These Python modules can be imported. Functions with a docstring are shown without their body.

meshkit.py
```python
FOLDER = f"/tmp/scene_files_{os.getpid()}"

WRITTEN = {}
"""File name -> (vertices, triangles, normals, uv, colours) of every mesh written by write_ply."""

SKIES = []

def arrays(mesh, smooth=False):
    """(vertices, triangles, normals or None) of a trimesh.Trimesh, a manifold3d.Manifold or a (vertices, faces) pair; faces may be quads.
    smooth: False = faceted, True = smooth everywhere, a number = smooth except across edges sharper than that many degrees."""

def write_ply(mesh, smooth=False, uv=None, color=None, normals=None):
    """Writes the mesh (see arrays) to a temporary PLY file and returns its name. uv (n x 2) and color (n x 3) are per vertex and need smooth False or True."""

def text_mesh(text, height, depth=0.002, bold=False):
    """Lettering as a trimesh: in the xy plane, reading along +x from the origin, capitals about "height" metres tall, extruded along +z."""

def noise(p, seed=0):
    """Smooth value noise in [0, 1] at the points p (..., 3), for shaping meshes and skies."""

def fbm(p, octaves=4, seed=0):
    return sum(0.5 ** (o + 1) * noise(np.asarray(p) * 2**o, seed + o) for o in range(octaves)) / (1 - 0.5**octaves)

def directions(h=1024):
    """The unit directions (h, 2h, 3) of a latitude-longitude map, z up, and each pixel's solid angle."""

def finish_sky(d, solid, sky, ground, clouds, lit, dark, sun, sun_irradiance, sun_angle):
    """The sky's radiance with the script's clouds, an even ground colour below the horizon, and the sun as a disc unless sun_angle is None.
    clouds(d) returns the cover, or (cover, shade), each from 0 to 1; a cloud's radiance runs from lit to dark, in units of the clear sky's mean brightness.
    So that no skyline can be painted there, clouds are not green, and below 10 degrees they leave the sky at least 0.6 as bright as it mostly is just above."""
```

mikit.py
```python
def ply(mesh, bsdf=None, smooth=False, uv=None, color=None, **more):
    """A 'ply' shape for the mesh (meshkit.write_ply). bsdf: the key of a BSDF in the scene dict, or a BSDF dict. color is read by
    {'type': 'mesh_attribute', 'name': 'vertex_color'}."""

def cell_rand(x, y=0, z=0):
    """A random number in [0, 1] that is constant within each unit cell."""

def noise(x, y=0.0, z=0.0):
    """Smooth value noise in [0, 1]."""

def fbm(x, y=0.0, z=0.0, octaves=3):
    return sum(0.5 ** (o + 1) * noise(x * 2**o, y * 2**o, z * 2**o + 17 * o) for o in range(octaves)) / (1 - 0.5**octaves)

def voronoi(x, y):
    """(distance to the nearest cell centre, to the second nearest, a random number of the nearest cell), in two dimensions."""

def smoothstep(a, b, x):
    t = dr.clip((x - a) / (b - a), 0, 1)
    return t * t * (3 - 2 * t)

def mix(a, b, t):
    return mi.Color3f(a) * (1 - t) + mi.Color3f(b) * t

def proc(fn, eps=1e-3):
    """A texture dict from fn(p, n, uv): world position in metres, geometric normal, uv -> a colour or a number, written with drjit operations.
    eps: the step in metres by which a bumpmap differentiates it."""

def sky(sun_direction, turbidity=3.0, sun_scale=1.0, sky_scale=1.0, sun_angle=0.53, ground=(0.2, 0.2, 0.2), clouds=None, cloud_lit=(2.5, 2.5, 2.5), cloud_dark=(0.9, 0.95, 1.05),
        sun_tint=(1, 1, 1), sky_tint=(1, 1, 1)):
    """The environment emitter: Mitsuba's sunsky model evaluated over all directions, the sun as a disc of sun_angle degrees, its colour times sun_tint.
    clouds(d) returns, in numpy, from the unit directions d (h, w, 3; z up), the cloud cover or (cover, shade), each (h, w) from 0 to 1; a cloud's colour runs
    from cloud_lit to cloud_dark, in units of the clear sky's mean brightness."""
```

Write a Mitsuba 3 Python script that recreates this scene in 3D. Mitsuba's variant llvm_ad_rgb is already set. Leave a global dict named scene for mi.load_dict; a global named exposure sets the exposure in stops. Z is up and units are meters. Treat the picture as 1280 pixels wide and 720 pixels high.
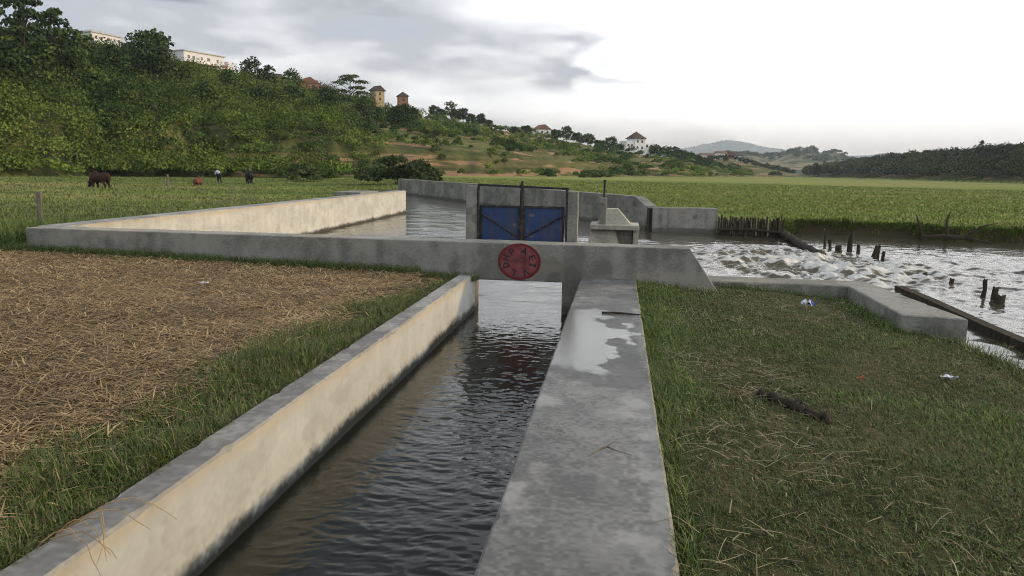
import math
import numpy as np, trimesh, manifold3d as m3, mapbox_earcut, shapely
import mitsuba as mi, drjit as dr, mikit, meshkit
from scipy.spatial import Delaunay, cKDTree
from shapely.geometry import Polygon, LineString
from mikit import noise, fbm, smoothstep, mix, proc, voronoi

T = mi.ScalarTransform4f
rng = np.random.default_rng(7)
sm = lambda a, b, x: (lambda t: t * t * (3 - 2 * t))(np.clip((np.asarray(x, float) - a) / (b - a), 0, 1))
nf = lambda x, y, z=0.0, o=3, s=0: meshkit.fbm(np.stack(np.broadcast_arrays(np.asarray(x, float), y, z), -1), o, s)
scene, labels = {}, {}

# ------------------------------------------------------------------ camera, sky, exposure
EYE = (0.0, 0.0, 1.55)
YAW, PITCH, ROLL = math.radians(-7.394), math.radians(8.448), 0.019
_d = np.array([math.sin(YAW) * math.cos(PITCH), math.cos(YAW) * math.cos(PITCH), -math.sin(PITCH)])
_r = np.array([math.cos(YAW), -math.sin(YAW), 0])
_u = np.cross(_r, _d) * math.cos(ROLL) - _r * math.sin(ROLL)
scene["haze_medium"] = {"type": "homogeneous", "albedo": {"type": "rgb", "value": [0.86, 0.93, 0.997]},
                        "sigma_t": {"type": "rgb", "value": [1.25e-4, 1.36e-4, 1.48e-4]}}
scene["camera"] = {"type": "perspective", "fov": 65.24, "fov_axis": "x", "near_clip": 0.1, "far_clip": 30000.0,
                   "to_world": T().look_at(origin=list(EYE), target=list(np.array(EYE) + _d), up=list(_u)),
                   "medium": {"type": "ref", "id": "haze_medium"}}
exposure = 1.78
SUN_AZ, SUN_EL = math.radians(66), math.radians(15)
SUN = [math.sin(SUN_AZ) * math.cos(SUN_EL), math.cos(SUN_AZ) * math.cos(SUN_EL), math.sin(SUN_EL)]


def clouds(d):
    az, el = np.degrees(np.arctan2(d[..., 0], d[..., 1])), np.degrees(np.arcsin(d[..., 2]))
    q = 1 / (d[..., 2] + 0.13)
    n = nf(d[..., 0] * q * 0.9 + 3.1, d[..., 1] * q * 0.9, 0, 5, 3) - 0.5
    m = nf(d[..., 0] * q * 2.6, d[..., 1] * q * 2.6 + 9, 0, 5, 8) - 0.5
    k = nf(az * 0.10, el * 0.42, 0, 5, 12) - 0.5
    toward = np.clip(d @ np.array(SUN), -1, 1)
    bright = sm(0.10, 0.75, toward)
    e2, a2 = el + 4.5 * k + 1.5 * m, az + 16 * k
    half = np.interp(a2, [-75, -45, -22, -8, 0, 5], [8, 8, 5.0, 2.6, 1.0, 0.0])
    bank = (1 - sm(0.15, 1.45, np.abs(e2 - np.interp(az, [-50, -20, 0], [9.5, 8.6, 7.4])) / np.maximum(half, 0.05))) * (half > 0.02) * (a2 > -78)
    veil = sm(-46, -14, a2) * (1 - sm(2.5, 10, a2)) * (1 - sm(2.2, 4.6, e2 + 0.10 * (az + 8)))
    j = nf(az * 0.20 + 40, el * 0.5, 0, 5, 14) - 0.5
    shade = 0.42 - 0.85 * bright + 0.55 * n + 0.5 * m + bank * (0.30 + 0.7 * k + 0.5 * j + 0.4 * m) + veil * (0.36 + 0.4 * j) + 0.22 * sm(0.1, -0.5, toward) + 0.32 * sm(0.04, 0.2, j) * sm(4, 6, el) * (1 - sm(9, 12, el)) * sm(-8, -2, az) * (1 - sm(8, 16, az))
    gap = sm(-0.12, 0.10, nf(d[..., 0] * q * 1.1 + 7, d[..., 1] * q * 1.1, 0, 5, 21) - 0.5) * sm(13, 24, el)
    cover = (1 - 0.85 * gap) * (1 - 0.25 * veil)
    return np.clip(cover, 0, 1), np.clip(shade, 0, 1)


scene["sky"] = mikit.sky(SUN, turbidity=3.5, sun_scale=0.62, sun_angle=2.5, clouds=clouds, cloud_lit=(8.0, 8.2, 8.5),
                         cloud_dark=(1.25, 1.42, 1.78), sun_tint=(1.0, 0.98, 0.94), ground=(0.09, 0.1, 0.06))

# ------------------------------------------------------------------ helpers


def taken(k):
    return k in scene or k in labels or any(x.startswith(k + "__") for x in scene)


def numbered(name):
    if not taken(name):
        return name
    i = 1
    while taken(f"{name}_{i:03d}"):
        i += 1
    return f"{name}_{i:03d}"


def tag(k, label, cat=None, group=None, kind=None):
    labels[k] = {a: b for a, b in dict(label=label, category=cat, group=group, kind=kind).items() if b}
    return k


def thing(name, label, cat, group=None):
    return tag(numbered(name), label, cat, group)


def put(name, mesh, bsdf, parent=None, smooth=False, color=None, label=None, kind=None):
    k = numbered(f"{parent}__{name}" if parent else name)
    scene[k] = mikit.ply(mesh, bsdf, smooth, color=color)
    if label or kind:
        tag(k, label, None, None, kind)
    return k


def solo(name, mesh, bsdf, label, cat, group=None, smooth=False, color=None):
    return tag(put(name, mesh, bsdf, None, smooth, color), label, cat, group)


def join(*ms):
    return trimesh.util.concatenate([m if isinstance(m, trimesh.Trimesh) else trimesh.Trimesh(*m, process=False) for m in ms])


def man(m):
    a = m.to_mesh()
    return trimesh.Trimesh(a.vert_properties[:, :3], a.tri_verts, process=False)


def box(x0, x1, y0, y1, z0, z1, c=0.008):
    """A box with chamfered edges."""
    p = []
    for x, sx in ((x0, 1), (x1, -1)):
        for y, sy in ((y0, 1), (y1, -1)):
            for z, sz in ((z0, 1), (z1, -1)):
                p += [(x, y + sy * c, z + sz * c), (x + sx * c, y, z + sz * c), (x + sx * c, y + sy * c, z)]
    return man(m3.Manifold.hull_points(np.array(p)))


def hullpts(p):
    return man(m3.Manifold.hull_points(np.asarray(p, float)))


def inset(poly, d):
    p = np.asarray(poly, float)
    d = np.reshape(d, (-1, 1))
    e = np.roll(p, -1, 0) - p
    n = np.stack([-e[:, 1], e[:, 0]], 1) / np.linalg.norm(e, axis=1, keepdims=True)
    b = n + np.roll(n, 1, 0)
    b /= np.maximum((b * n).sum(1, keepdims=True), 0.35)
    return p + b * d


def wall(poly, z0, z1, c=0.014, wob=0.006, step=0.3, seed=0, top=None, axis=2):
    """A cast wall: outline poly extruded from z0 to z1, arris worn, edges slightly uneven. axis=1: poly lies in x-z and is extruded along y."""
    p = np.asarray(poly, float)
    if Polygon(p).exterior.is_ccw is False:
        p = p[::-1]
    q = []
    for a, b in zip(p, np.roll(p, -1, 0)):
        n = max(1, int(np.linalg.norm(b - a) / step))
        q += [a + (b - a) * i / n for i in range(n)]
    q = np.array(q)
    w = np.stack([nf(q[:, 0] * 2.3, q[:, 1] * 2.3, k * 5.0, 2, seed) - 0.5 for k in range(3)], 1) * 2 * wob
    chip = sm(0.60, 0.72, nf(q[:, 0] * 5.5, q[:, 1] * 5.5, 1.5, 2, seed + 3)) * wob * 3.0
    zt_c = c + chip
    zt = np.full(len(q), float(z1)) if top is None else np.array([top(*v) for v in q])
    rings = []
    if axis == 1:
        rings.append(np.c_[inset(q, c), np.full(len(q), z0)])
        rings.append(np.c_[q, np.full(len(q), z0 + c)])
    else:
        rings.append(np.c_[q, np.full(len(q), z0)])
    rings.append(np.c_[q + w[:, :2], zt - zt_c])
    rings.append(np.c_[inset(q, c + chip * 1.2) + w[:, :2] * 0.6, zt])
    n, f = len(q), []
    i = np.arange(n)
    j = (i + 1) % n
    for k in range(len(rings) - 1):
        a, b = k * n, (k + 1) * n
        f += [np.c_[a + i, a + j, b + j], np.c_[a + i, b + j, b + i]]
    flat = rings[-1][:, :2]
    cap = mapbox_earcut.triangulate_float64(flat, np.array([n], np.uint32)).reshape(-1, 3).astype(int)
    x = flat[cap]
    ar = np.cross(x[:, 1] - x[:, 0], x[:, 2] - x[:, 0])
    cap[ar < 0] = cap[ar < 0][:, ::-1]
    f += [cap[:, ::-1], cap + (len(rings) - 1) * n]
    v, f = np.vstack(rings), np.vstack(f)
    if axis == 1:
        v, f = v[:, [0, 2, 1]], f[:, ::-1]
    return trimesh.Trimesh(v, f, process=False)


def tube(pts, rad, n=7, cap=True):
    pts, rad = np.asarray(pts, float), np.broadcast_to(np.asarray(rad, float), (len(pts),))
    t = np.gradient(pts, axis=0)
    t /= np.linalg.norm(t, axis=1, keepdims=True) + 1e-9
    ref = np.array([0.31, 0.2, 0.93]) if abs(t[0][2]) < 0.8 else np.array([1, 0.1, 0.05])
    a = np.cross(t, ref)
    a /= np.linalg.norm(a, axis=1, keepdims=True)
    b = np.cross(t, a)
    th = np.arange(n) * 2 * np.pi / n
    v = (pts[:, None] + rad[:, None, None] * (a[:, None] * np.cos(th)[None, :, None] + b[:, None] * np.sin(th)[None, :, None])).reshape(-1, 3)
    f = []
    for k in range(len(pts) - 1):
        for i in range(n):
            j = (i + 1) % n
            f += [(k * n + i, k * n + j, k * n + n + j), (k * n + i, k * n + n + j, k * n + n + i)]
    v = np.vstack([v, pts[:1], pts[-1:]])
    m = len(v)
    if cap:
        for i in range(n):
            j = (i + 1) % n
            f += [(m - 2, j, i), (m - 1, (len(pts) - 1) * n + i, (len(pts) - 1) * n + j)]
    return trimesh.Trimesh(v, np.array(f), process=False)


def strips(P, L, w, az, e0, e1, col, segs=2):
    """Thin bent blades, stalks or straws: base P, length L, width w, heading az, elevation running from e0 at the base to e1 at the tip."""
    n = len(P)
    L, w, az, e0, e1 = (np.broadcast_to(np.asarray(x, float), (n,)) for x in (L, w, az, e0, e1))
    h = np.stack([np.cos(az), np.sin(az), 0 * az], 1)
    side = np.stack([-np.sin(az), np.cos(az), 0 * az], 1) * (w / 2)[:, None]
    rows, p = [P], P
    for k in range(segs):
        e = e0 + (e1 - e0) * (k + 0.5) / segs
        p = p + (h * np.cos(e)[:, None] + np.array([0, 0, 1]) * np.sin(e)[:, None]) * (L / segs)[:, None]
        rows.append(p)
    vs = []
    for k in range(segs):
        s = side * (1 - 0.25 * k / segs)
        vs += [rows[k] - s, rows[k] + s]
    vs.append(rows[-1])
    m = len(vs)
    V = np.stack(vs, 1).reshape(-1, 3)
    tri = []
    for k in range(segs - 1):
        tri += [(2 * k, 2 * k + 1, 2 * k + 3), (2 * k, 2 * k + 3, 2 * k + 2)]
    tri.append((2 * segs - 2, 2 * segs - 1, m - 1))
    F = (np.arange(n)[:, None, None] * m + np.array(tri)[None]).reshape(-1, 3)
    return (V, F), np.repeat(col, m, 0)


def leaves(C, nrm, size, col, aspect=0.7):
    """Small leaf-spray faces centred on C, facing about nrm."""
    n = len(C)
    nrm = nrm / (np.linalg.norm(nrm, axis=1, keepdims=True) + 1e-9)
    a = np.cross(nrm, rng.normal(size=(n, 3)))
    a /= np.linalg.norm(a, axis=1, keepdims=True) + 1e-9
    b = np.cross(nrm, a)
    s = np.broadcast_to(np.asarray(size, float), (n,))[:, None]
    j = lambda: 0.7 + 0.6 * rng.random((n, 1))
    V = np.stack([C - a * s * j(), C - b * s * aspect * j() + nrm * s * 0.15, C + a * s * j(), C + b * s * aspect * j() - nrm * s * 0.15], 1).reshape(-1, 3)
    F = (np.arange(n)[:, None, None] * 4 + np.array([(0, 1, 2), (0, 2, 3)])[None]).reshape(-1, 3)
    return (V, F), np.repeat(np.clip(col, 0.004, 1), 4, 0)


def sphere_dirs(n, up=0.0):
    d = rng.normal(size=(n, 3))
    d[:, 2] = np.abs(d[:, 2]) * (1 if up else 0) + (0 if up else d[:, 2]) + up
    return d / np.linalg.norm(d, axis=1, keepdims=True)


def clumps(C, R, col, per, size, flat=0.8, up=0.15):
    """Foliage of many clumps at once: centres C, radii R, colours col; per faces each."""
    n = len(C)
    idx = np.repeat(np.arange(n), per)
    d = sphere_dirs(len(idx), up)
    rr = R[idx] * (0.55 + 0.5 * rng.random(len(idx)))
    P = C[idx] + d * rr[:, None] * np.array([1, 1, flat])
    c = col[idx] * (0.72 + 0.56 * rng.random((len(idx), 1)))
    return leaves(P, d + 0.75 * rng.normal(size=d.shape), np.broadcast_to(size, (n,))[idx], c)


# ------------------------------------------------------------------ materials
def rgb(*c):
    return {"type": "rgb", "value": list(c)}


def mat(k, color, rough=0.8, spec=0.3, metal=0.0, bump=None, bs=1.0, **kw):
    b = {"type": "principled", "base_color": color if isinstance(color, dict) else rgb(*color), "roughness": rough, "specular": spec, "metallic": metal, **kw}
    if bump:
        b = {"type": "bumpmap", "arbitrary": bump, "scale": bs, "bsdf": b}
    scene[k] = {"type": "twosided", "bsdf": b}


def bumped(k, color, fn, rough=0.8, spec=0.3, eps=4e-3):
    scene[k] = {"type": "twosided", "bsdf": {"type": "bumpmap", "texture": proc(fn, eps), "scale": 1.0,
                "bsdf": {"type": "principled", "base_color": color if isinstance(color, dict) else rgb(*color), "roughness": rough, "specular": spec}}}


def concrete_fn(dark, light, warm=(0.36, 0.31, 0.22), warmth=0.25, foot=None):
    def fn(p, n, uv):
        h = p.x + p.y * 0.83
        a = 0.5 * fbm(p.x * 1.1, p.y * 1.1, p.z * 1.6, 3) + 0.3 * fbm(p.x * 6, p.y * 6, p.z * 6, 3) + 0.2 * noise(p.x * 38, p.y * 38, p.z * 38)
        run = fbm(h * 7, p.z * 0.5, 3.0, 2)
        up = smoothstep(0.4, 0.8, n.z)
        t = smoothstep(0.3, 0.7, a + (run - 0.5) * 0.35 * (1 - up))
        c = mix(dark, light, t)
        c = mix(c, warm, smoothstep(0.55, 0.75, fbm(p.x * 0.9 + 4, p.y * 0.9, p.z * 2.1, 3)) * warmth)
        spots = smoothstep(0.66, 0.74, fbm(p.x * 3.3 + 9, p.y * 3.3, p.z * 3.3, 3)) * 0.45
        c = mix(c, mi.Color3f(dark) * 0.55, spots)
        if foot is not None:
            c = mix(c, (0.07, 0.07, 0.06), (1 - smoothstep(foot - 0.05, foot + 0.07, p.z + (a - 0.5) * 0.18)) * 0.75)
        return c
    return fn


def grain(p, n, uv):
    return 0.004 * fbm(p.x * 22, p.y * 22, p.z * 22, 3) + 0.012 * fbm(p.x * 3, p.y * 3, p.z * 3, 2)


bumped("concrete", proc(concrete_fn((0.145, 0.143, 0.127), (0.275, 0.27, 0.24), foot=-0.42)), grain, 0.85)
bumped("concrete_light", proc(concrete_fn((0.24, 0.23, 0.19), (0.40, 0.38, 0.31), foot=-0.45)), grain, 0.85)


def plaster_fn(top, tint):
    def fn(p, n, uv):
        a = 0.45 * fbm(p.x * 1.3, p.y * 1.3, p.z * 2.2, 3) + 0.35 * fbm(p.x * 5, p.y * 5, p.z * 5, 3) + 0.2 * noise(p.x * 30, p.y * 30, p.z * 30)
        run = fbm(p.y * 9 + p.x, p.z * 0.8, 1.0, 3)
        side = mix((0.375, 0.385, 0.352), tint, smoothstep(0.2, 0.8, a + (run - 0.5) * 0.25))
        side = mix(side, (0.46, 0.46, 0.43), smoothstep(0.5, 0.7, fbm(p.y * 1.7 + 5, p.z * 3, 2.0, 3)) * 0.35)
        side = mix(side, (0.30, 0.29, 0.26), smoothstep(0.60, 0.68, fbm(p.y * 2.9 + 2, p.z * 6, 7.0, 4)) * 0.25)
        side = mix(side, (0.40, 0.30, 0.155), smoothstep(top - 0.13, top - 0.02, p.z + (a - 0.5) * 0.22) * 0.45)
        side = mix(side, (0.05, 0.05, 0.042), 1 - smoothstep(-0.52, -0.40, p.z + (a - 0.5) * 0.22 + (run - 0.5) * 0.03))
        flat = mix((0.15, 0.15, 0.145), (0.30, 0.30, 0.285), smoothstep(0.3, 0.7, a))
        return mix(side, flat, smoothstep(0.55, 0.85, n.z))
    return fn


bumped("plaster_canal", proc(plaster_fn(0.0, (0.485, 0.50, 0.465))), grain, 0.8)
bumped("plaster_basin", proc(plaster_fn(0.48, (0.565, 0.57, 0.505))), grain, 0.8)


def wet_mask(p):
    n = fbm(p.x * 2.4, p.y * 1.3, 0.5, 4)
    body = smoothstep(5.3, 6.6, p.y) * (1 - smoothstep(8.7, 9.3, p.y)) * (1 - smoothstep(-0.15, 0.42, p.x + (fbm(p.x * 5, p.y * 3, 4.0, 3) - 0.5) * 0.9))
    return smoothstep(0.46, 0.66, body * 0.80 + (n - 0.5) * 0.9 + (fbm(p.x * 9, p.y * 6, 1.0, 3) - 0.5) * 0.35)


def damp_mask(p):
    n = fbm(p.x * 2.0 + 5, p.y * 1.6, 0.2, 4)
    ring = smoothstep(4.9, 6.4, p.y) * (1 - smoothstep(8.9, 9.8, p.y)) * (1 - smoothstep(0.1, 0.45, p.x))
    wet = smoothstep(0.40, 0.54, ring * 0.75 + (fbm(p.x * 2.4, p.y * 1.3, 0.5, 4) - 0.5) * 0.95)
    return dr.maximum(wet, smoothstep(0.42, 0.62, n * 0.8 + 0.25 * smoothstep(8.6, 10.0, p.y) - 0.12))


def slab_fn(p, n, uv):
    a = 0.4 * fbm(p.x * 1.6, p.y * 1.6, p.z, 3) + 0.35 * fbm(p.x * 6.5, p.y * 6.5, p.z, 4) + 0.25 * noise(p.x * 45, p.y * 45, p.z * 45)
    c = mix((0.10, 0.10, 0.096), (0.205, 0.204, 0.197), smoothstep(0.3, 0.68, a))
    veins = smoothstep(0.52, 0.76, fbm(p.x * 5.5 + 3, p.y * 4.0, 2.0, 4))
    edge = smoothstep(0.12, 0.30, dr.abs(p.x + 0.1) + (a - 0.5) * 0.5)
    c = mix(c, (0.33, 0.327, 0.31), veins * (0.22 + 0.5 * edge))
    v1, v2, _ = voronoi(p.x * 1.1 + 0.5 * a, p.y * 0.55 + 0.4 * fbm(p.x * 3, p.y * 3, 1.0, 3))
    c = mix(c, (0.05, 0.05, 0.048), (1 - smoothstep(0.004, 0.018, v2 - v1)) * 0.6 * smoothstep(0.4, 0.6, fbm(p.x, p.y, 9.0, 2)))
    c = mix(c, (0.07, 0.07, 0.068), damp_mask(p) * 0.6)
    return mix(c, (0.42, 0.35, 0.22), smoothstep(0.275, 0.31, p.x + (a - 0.5) * 0.03) * 0.6 + (1 - smoothstep(-0.03, 0.0, p.z)) * 0.1)


scene["slab_dry"] = {"type": "bumpmap", "texture": proc(lambda p, n, uv: 0.0035 * fbm(p.x * 26, p.y * 26, p.z * 26, 3) + 0.008 * fbm(p.x * 4, p.y * 4, p.z * 4, 2), 4e-3), "scale": 1.0,
                     "bsdf": {"type": "principled", "base_color": proc(slab_fn), "roughness": 0.55, "specular": 0.4}}
scene["slab_wet"] = {"type": "principled", "base_color": rgb(0.10, 0.098, 0.09), "roughness": 0.21, "specular": 0.65}
scene["wet_slab"] = {"type": "twosided", "bsdf": {"type": "blendbsdf", "weight": proc(lambda p, n, uv: wet_mask(p) * smoothstep(0.6, 0.9, n.z)),
                     "a": {"type": "ref", "id": "slab_dry"}, "b": {"type": "ref", "id": "slab_wet"}}}

vc = {"type": "mesh_attribute", "name": "vertex_color"}
scene["leafage"] = {"type": "twosided", "bsdf": {"type": "diffuse", "reflectance": vc}}
scene["blade"] = {"type": "principledthin", "base_color": vc, "roughness": 0.6, "spec_trans": 0.0, "diff_trans": 0.6, "specular": 0.3} if False else {"type": "twosided", "bsdf": {"type": "principled", "base_color": vc, "roughness": 0.55, "specular": 0.3}}
scene["painted"] = {"type": "twosided", "bsdf": {"type": "principled", "base_color": vc, "roughness": 0.7, "specular": 0.3}}

STRAW_EDGE = lambda y, k: -2.98 + 0.25 * k


def soil_fn(p, n, uv):
    a = fbm(p.x * 1.7, p.y * 1.7, 0.0, 4)
    b = fbm(p.x * 14, p.y * 14, 0.0, 3)
    brown = mix((0.10, 0.072, 0.042), (0.21, 0.15, 0.085), b)
    green = mix((0.028, 0.033, 0.013), (0.08, 0.07, 0.035), smoothstep(0.3, 0.7, 0.5 * a + 0.5 * b))
    t = (1 - smoothstep(-3.15, -2.8, p.x + (a - 0.5) * 0.8)) * (1 - smoothstep(10.9, 11.3, p.y))
    return mix(green, brown, t)


bumped("soil", proc(soil_fn), lambda p, n, uv: 0.03 * fbm(p.x * 9, p.y * 9, 0.0, 3), 0.95, 0.1, 0.01)


def field_fn(p, n, uv):
    r = dr.sqrt(p.x * p.x + p.y * p.y)
    a = fbm(p.x * 0.02 + 3, p.y * 0.055, 0.0, 3)
    b = fbm(p.x * 0.25, p.y * 0.4, 0.0, 3)
    c = fbm(p.x * 2.2, p.y * 2.2, 0.0, 3)
    g = mix((0.085, 0.125, 0.024), (0.19, 0.235, 0.052), smoothstep(0.3, 0.7, 0.4 * b + 0.3 * c + 0.3 * a))
    g = mix(g, (0.25, 0.22, 0.09), smoothstep(0.5, 0.66, a) * 0.6)
    g = mix(g, (0.14, 0.11, 0.06), smoothstep(0.62, 0.72, b) * 0.45)
    left = 1 - smoothstep(-0.52, -0.30, p.x / dr.maximum(p.y, 1.0))
    g = mix(g, g * mi.Color3f(0.95, 0.92, 0.95), left)
    g = mix(g, (0.085, 0.07, 0.042), (1 - smoothstep(-0.32, -0.18, p.z)) * smoothstep(2.0, 3.5, p.x))
    return mix(g, (0.23, 0.225, 0.085), smoothstep(90, 200, r) * 0.4)


bumped("field_grass", proc(field_fn), lambda p, n, uv: 0.05 * fbm(p.x * 5, p.y * 5, 0.0, 3), 0.95, 0.1, 0.02)


def hill_fn(p, n, uv):
    a = fbm(p.x * 0.035, p.y * 0.035, p.z * 0.12, 4)
    b = fbm(p.x * 0.3, p.y * 0.3, p.z * 0.5, 3)
    b2 = fbm(p.x * 1.1, p.y * 1.1, p.z * 1.5, 3)
    g = mix((0.045, 0.060, 0.019), (0.15, 0.155, 0.055), smoothstep(0.3, 0.7, 0.35 * a + 0.35 * b + 0.3 * b2))
    band = fbm(p.x * 0.012, p.y * 0.012, p.z * 0.85, 3)
    g = mix(g, (0.17, 0.145, 0.06), smoothstep(0.50, 0.64, band) * 0.55)
    az = p.x / dr.maximum(p.y, 1.0)
    red = smoothstep(0.57, 0.64, fbm(p.x * 0.07 + 8, p.y * 0.07, p.z * 0.75, 4)) * smoothstep(-0.75, -0.4, az)
    return mix(g * 0.75, (0.31, 0.185, 0.115), red * 0.7)


mat("hill_ground", proc(hill_fn), 0.95, 0.1)


def far_fn(p, n, uv):
    a = fbm(p.x * 0.012, p.y * 0.006, p.z * 0.02, 4)
    b = fbm(p.x * 0.05, p.y * 0.03, p.z * 0.1, 3)
    g = mix((0.04, 0.055, 0.025), (0.17, 0.145, 0.08), smoothstep(0.42, 0.58, 0.55 * a + 0.45 * b))
    g = mix(g, (0.26, 0.19, 0.12), smoothstep(0.6, 0.7, b) * 0.5)
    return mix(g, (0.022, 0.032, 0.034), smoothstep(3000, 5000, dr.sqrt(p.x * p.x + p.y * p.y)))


mat("far_ground", proc(far_fn), 0.95, 0.1)


def water_fn(p, n, uv):
    m = smoothstep(4.5, 0.8, dr.sqrt(dr.square((p.x - 4.6) / 1.15) + dr.square((p.y - 20.0) / 1.6)))
    return mix((0.040, 0.037, 0.026), (0.13, 0.112, 0.074), m)


scene["canal_surface"] = {"type": "principled", "base_color": rgb(0.017, 0.0165, 0.010), "roughness": 0.06, "eta": 1.33}
scene["river_surface"] = {"type": "principled", "base_color": proc(water_fn), "roughness": 0.12, "eta": 1.33}
scene["white_water"] = {"type": "diffuse", "reflectance": rgb(0.72, 0.71, 0.66)}


def foam_fn(p, n, uv):
    zone = smoothstep(3.9, 1.0, dr.sqrt(dr.square((p.x - 5.4) / 1.0) + dr.square((p.y - 20.0) / 1.55)))
    tail = 0.42 * smoothstep(5.0, 1.0, dr.sqrt(dr.square((p.x - 9.0) / 1.6) + dr.square((p.y - 18.8) / 1.3)))
    z0 = -0.56 - 0.1 * smoothstep(1.0, 7.0, p.x)
    crest = smoothstep(-0.02, 0.09, p.z - z0)
    warp = fbm(p.x * 0.8, p.y * 0.8, 2.0, 2)
    n1 = fbm(p.x * 1.1 + warp * 2, p.y * 3.4 + warp * 3, 3.0, 4)
    n2 = fbm(p.x * 5, p.y * 11, 1.0, 3)
    wake = sum(dr.exp(-dr.square((p.y - yk + 0.2 * (n1 - 0.5)) / 0.13)) for yk in (24.2, 23.9, 22.3, 21.9, 21.4, 18.4, 17.8, 15.8)) * smoothstep(6.35, 6.6, p.x) * (1 - smoothstep(6.8, 8.4, p.x)) * 0.6
    return dr.clip(wake * smoothstep(0.35, 0.6, n2), 0, 0.8) + (1 - dr.clip(wake, 0, 1)) * smoothstep(0.42, 0.80, dr.maximum(zone, tail) * (0.14 + 0.60 * crest) + (n1 - 0.5) * 2.1 + (n2 - 0.5) * 1.0) * smoothstep(0.02, 0.25, dr.maximum(zone, tail)) * 0.92


scene["rapids_surface"] = {"type": "blendbsdf", "weight": proc(foam_fn), "a": {"type": "ref", "id": "river_surface"}, "b": {"type": "ref", "id": "white_water"}}


def wood_fn(p, n, uv):
    return mix((0.020, 0.016, 0.013), (0.075, 0.062, 0.047), fbm(p.x * 26, p.y * 26, p.z * 3.2, 3))


bumped("old_wood", proc(wood_fn), lambda p, n, uv: 0.01 * fbm(p.x * 40, p.y * 40, p.z * 5, 3), 0.9, 0.2)
mat("bark", proc(lambda p, n, uv: mix((0.05, 0.04, 0.03), (0.15, 0.125, 0.09), fbm(p.x * 4, p.y * 4, p.z * 1.2, 3)) * 0.6), 0.9, 0.1)


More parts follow.
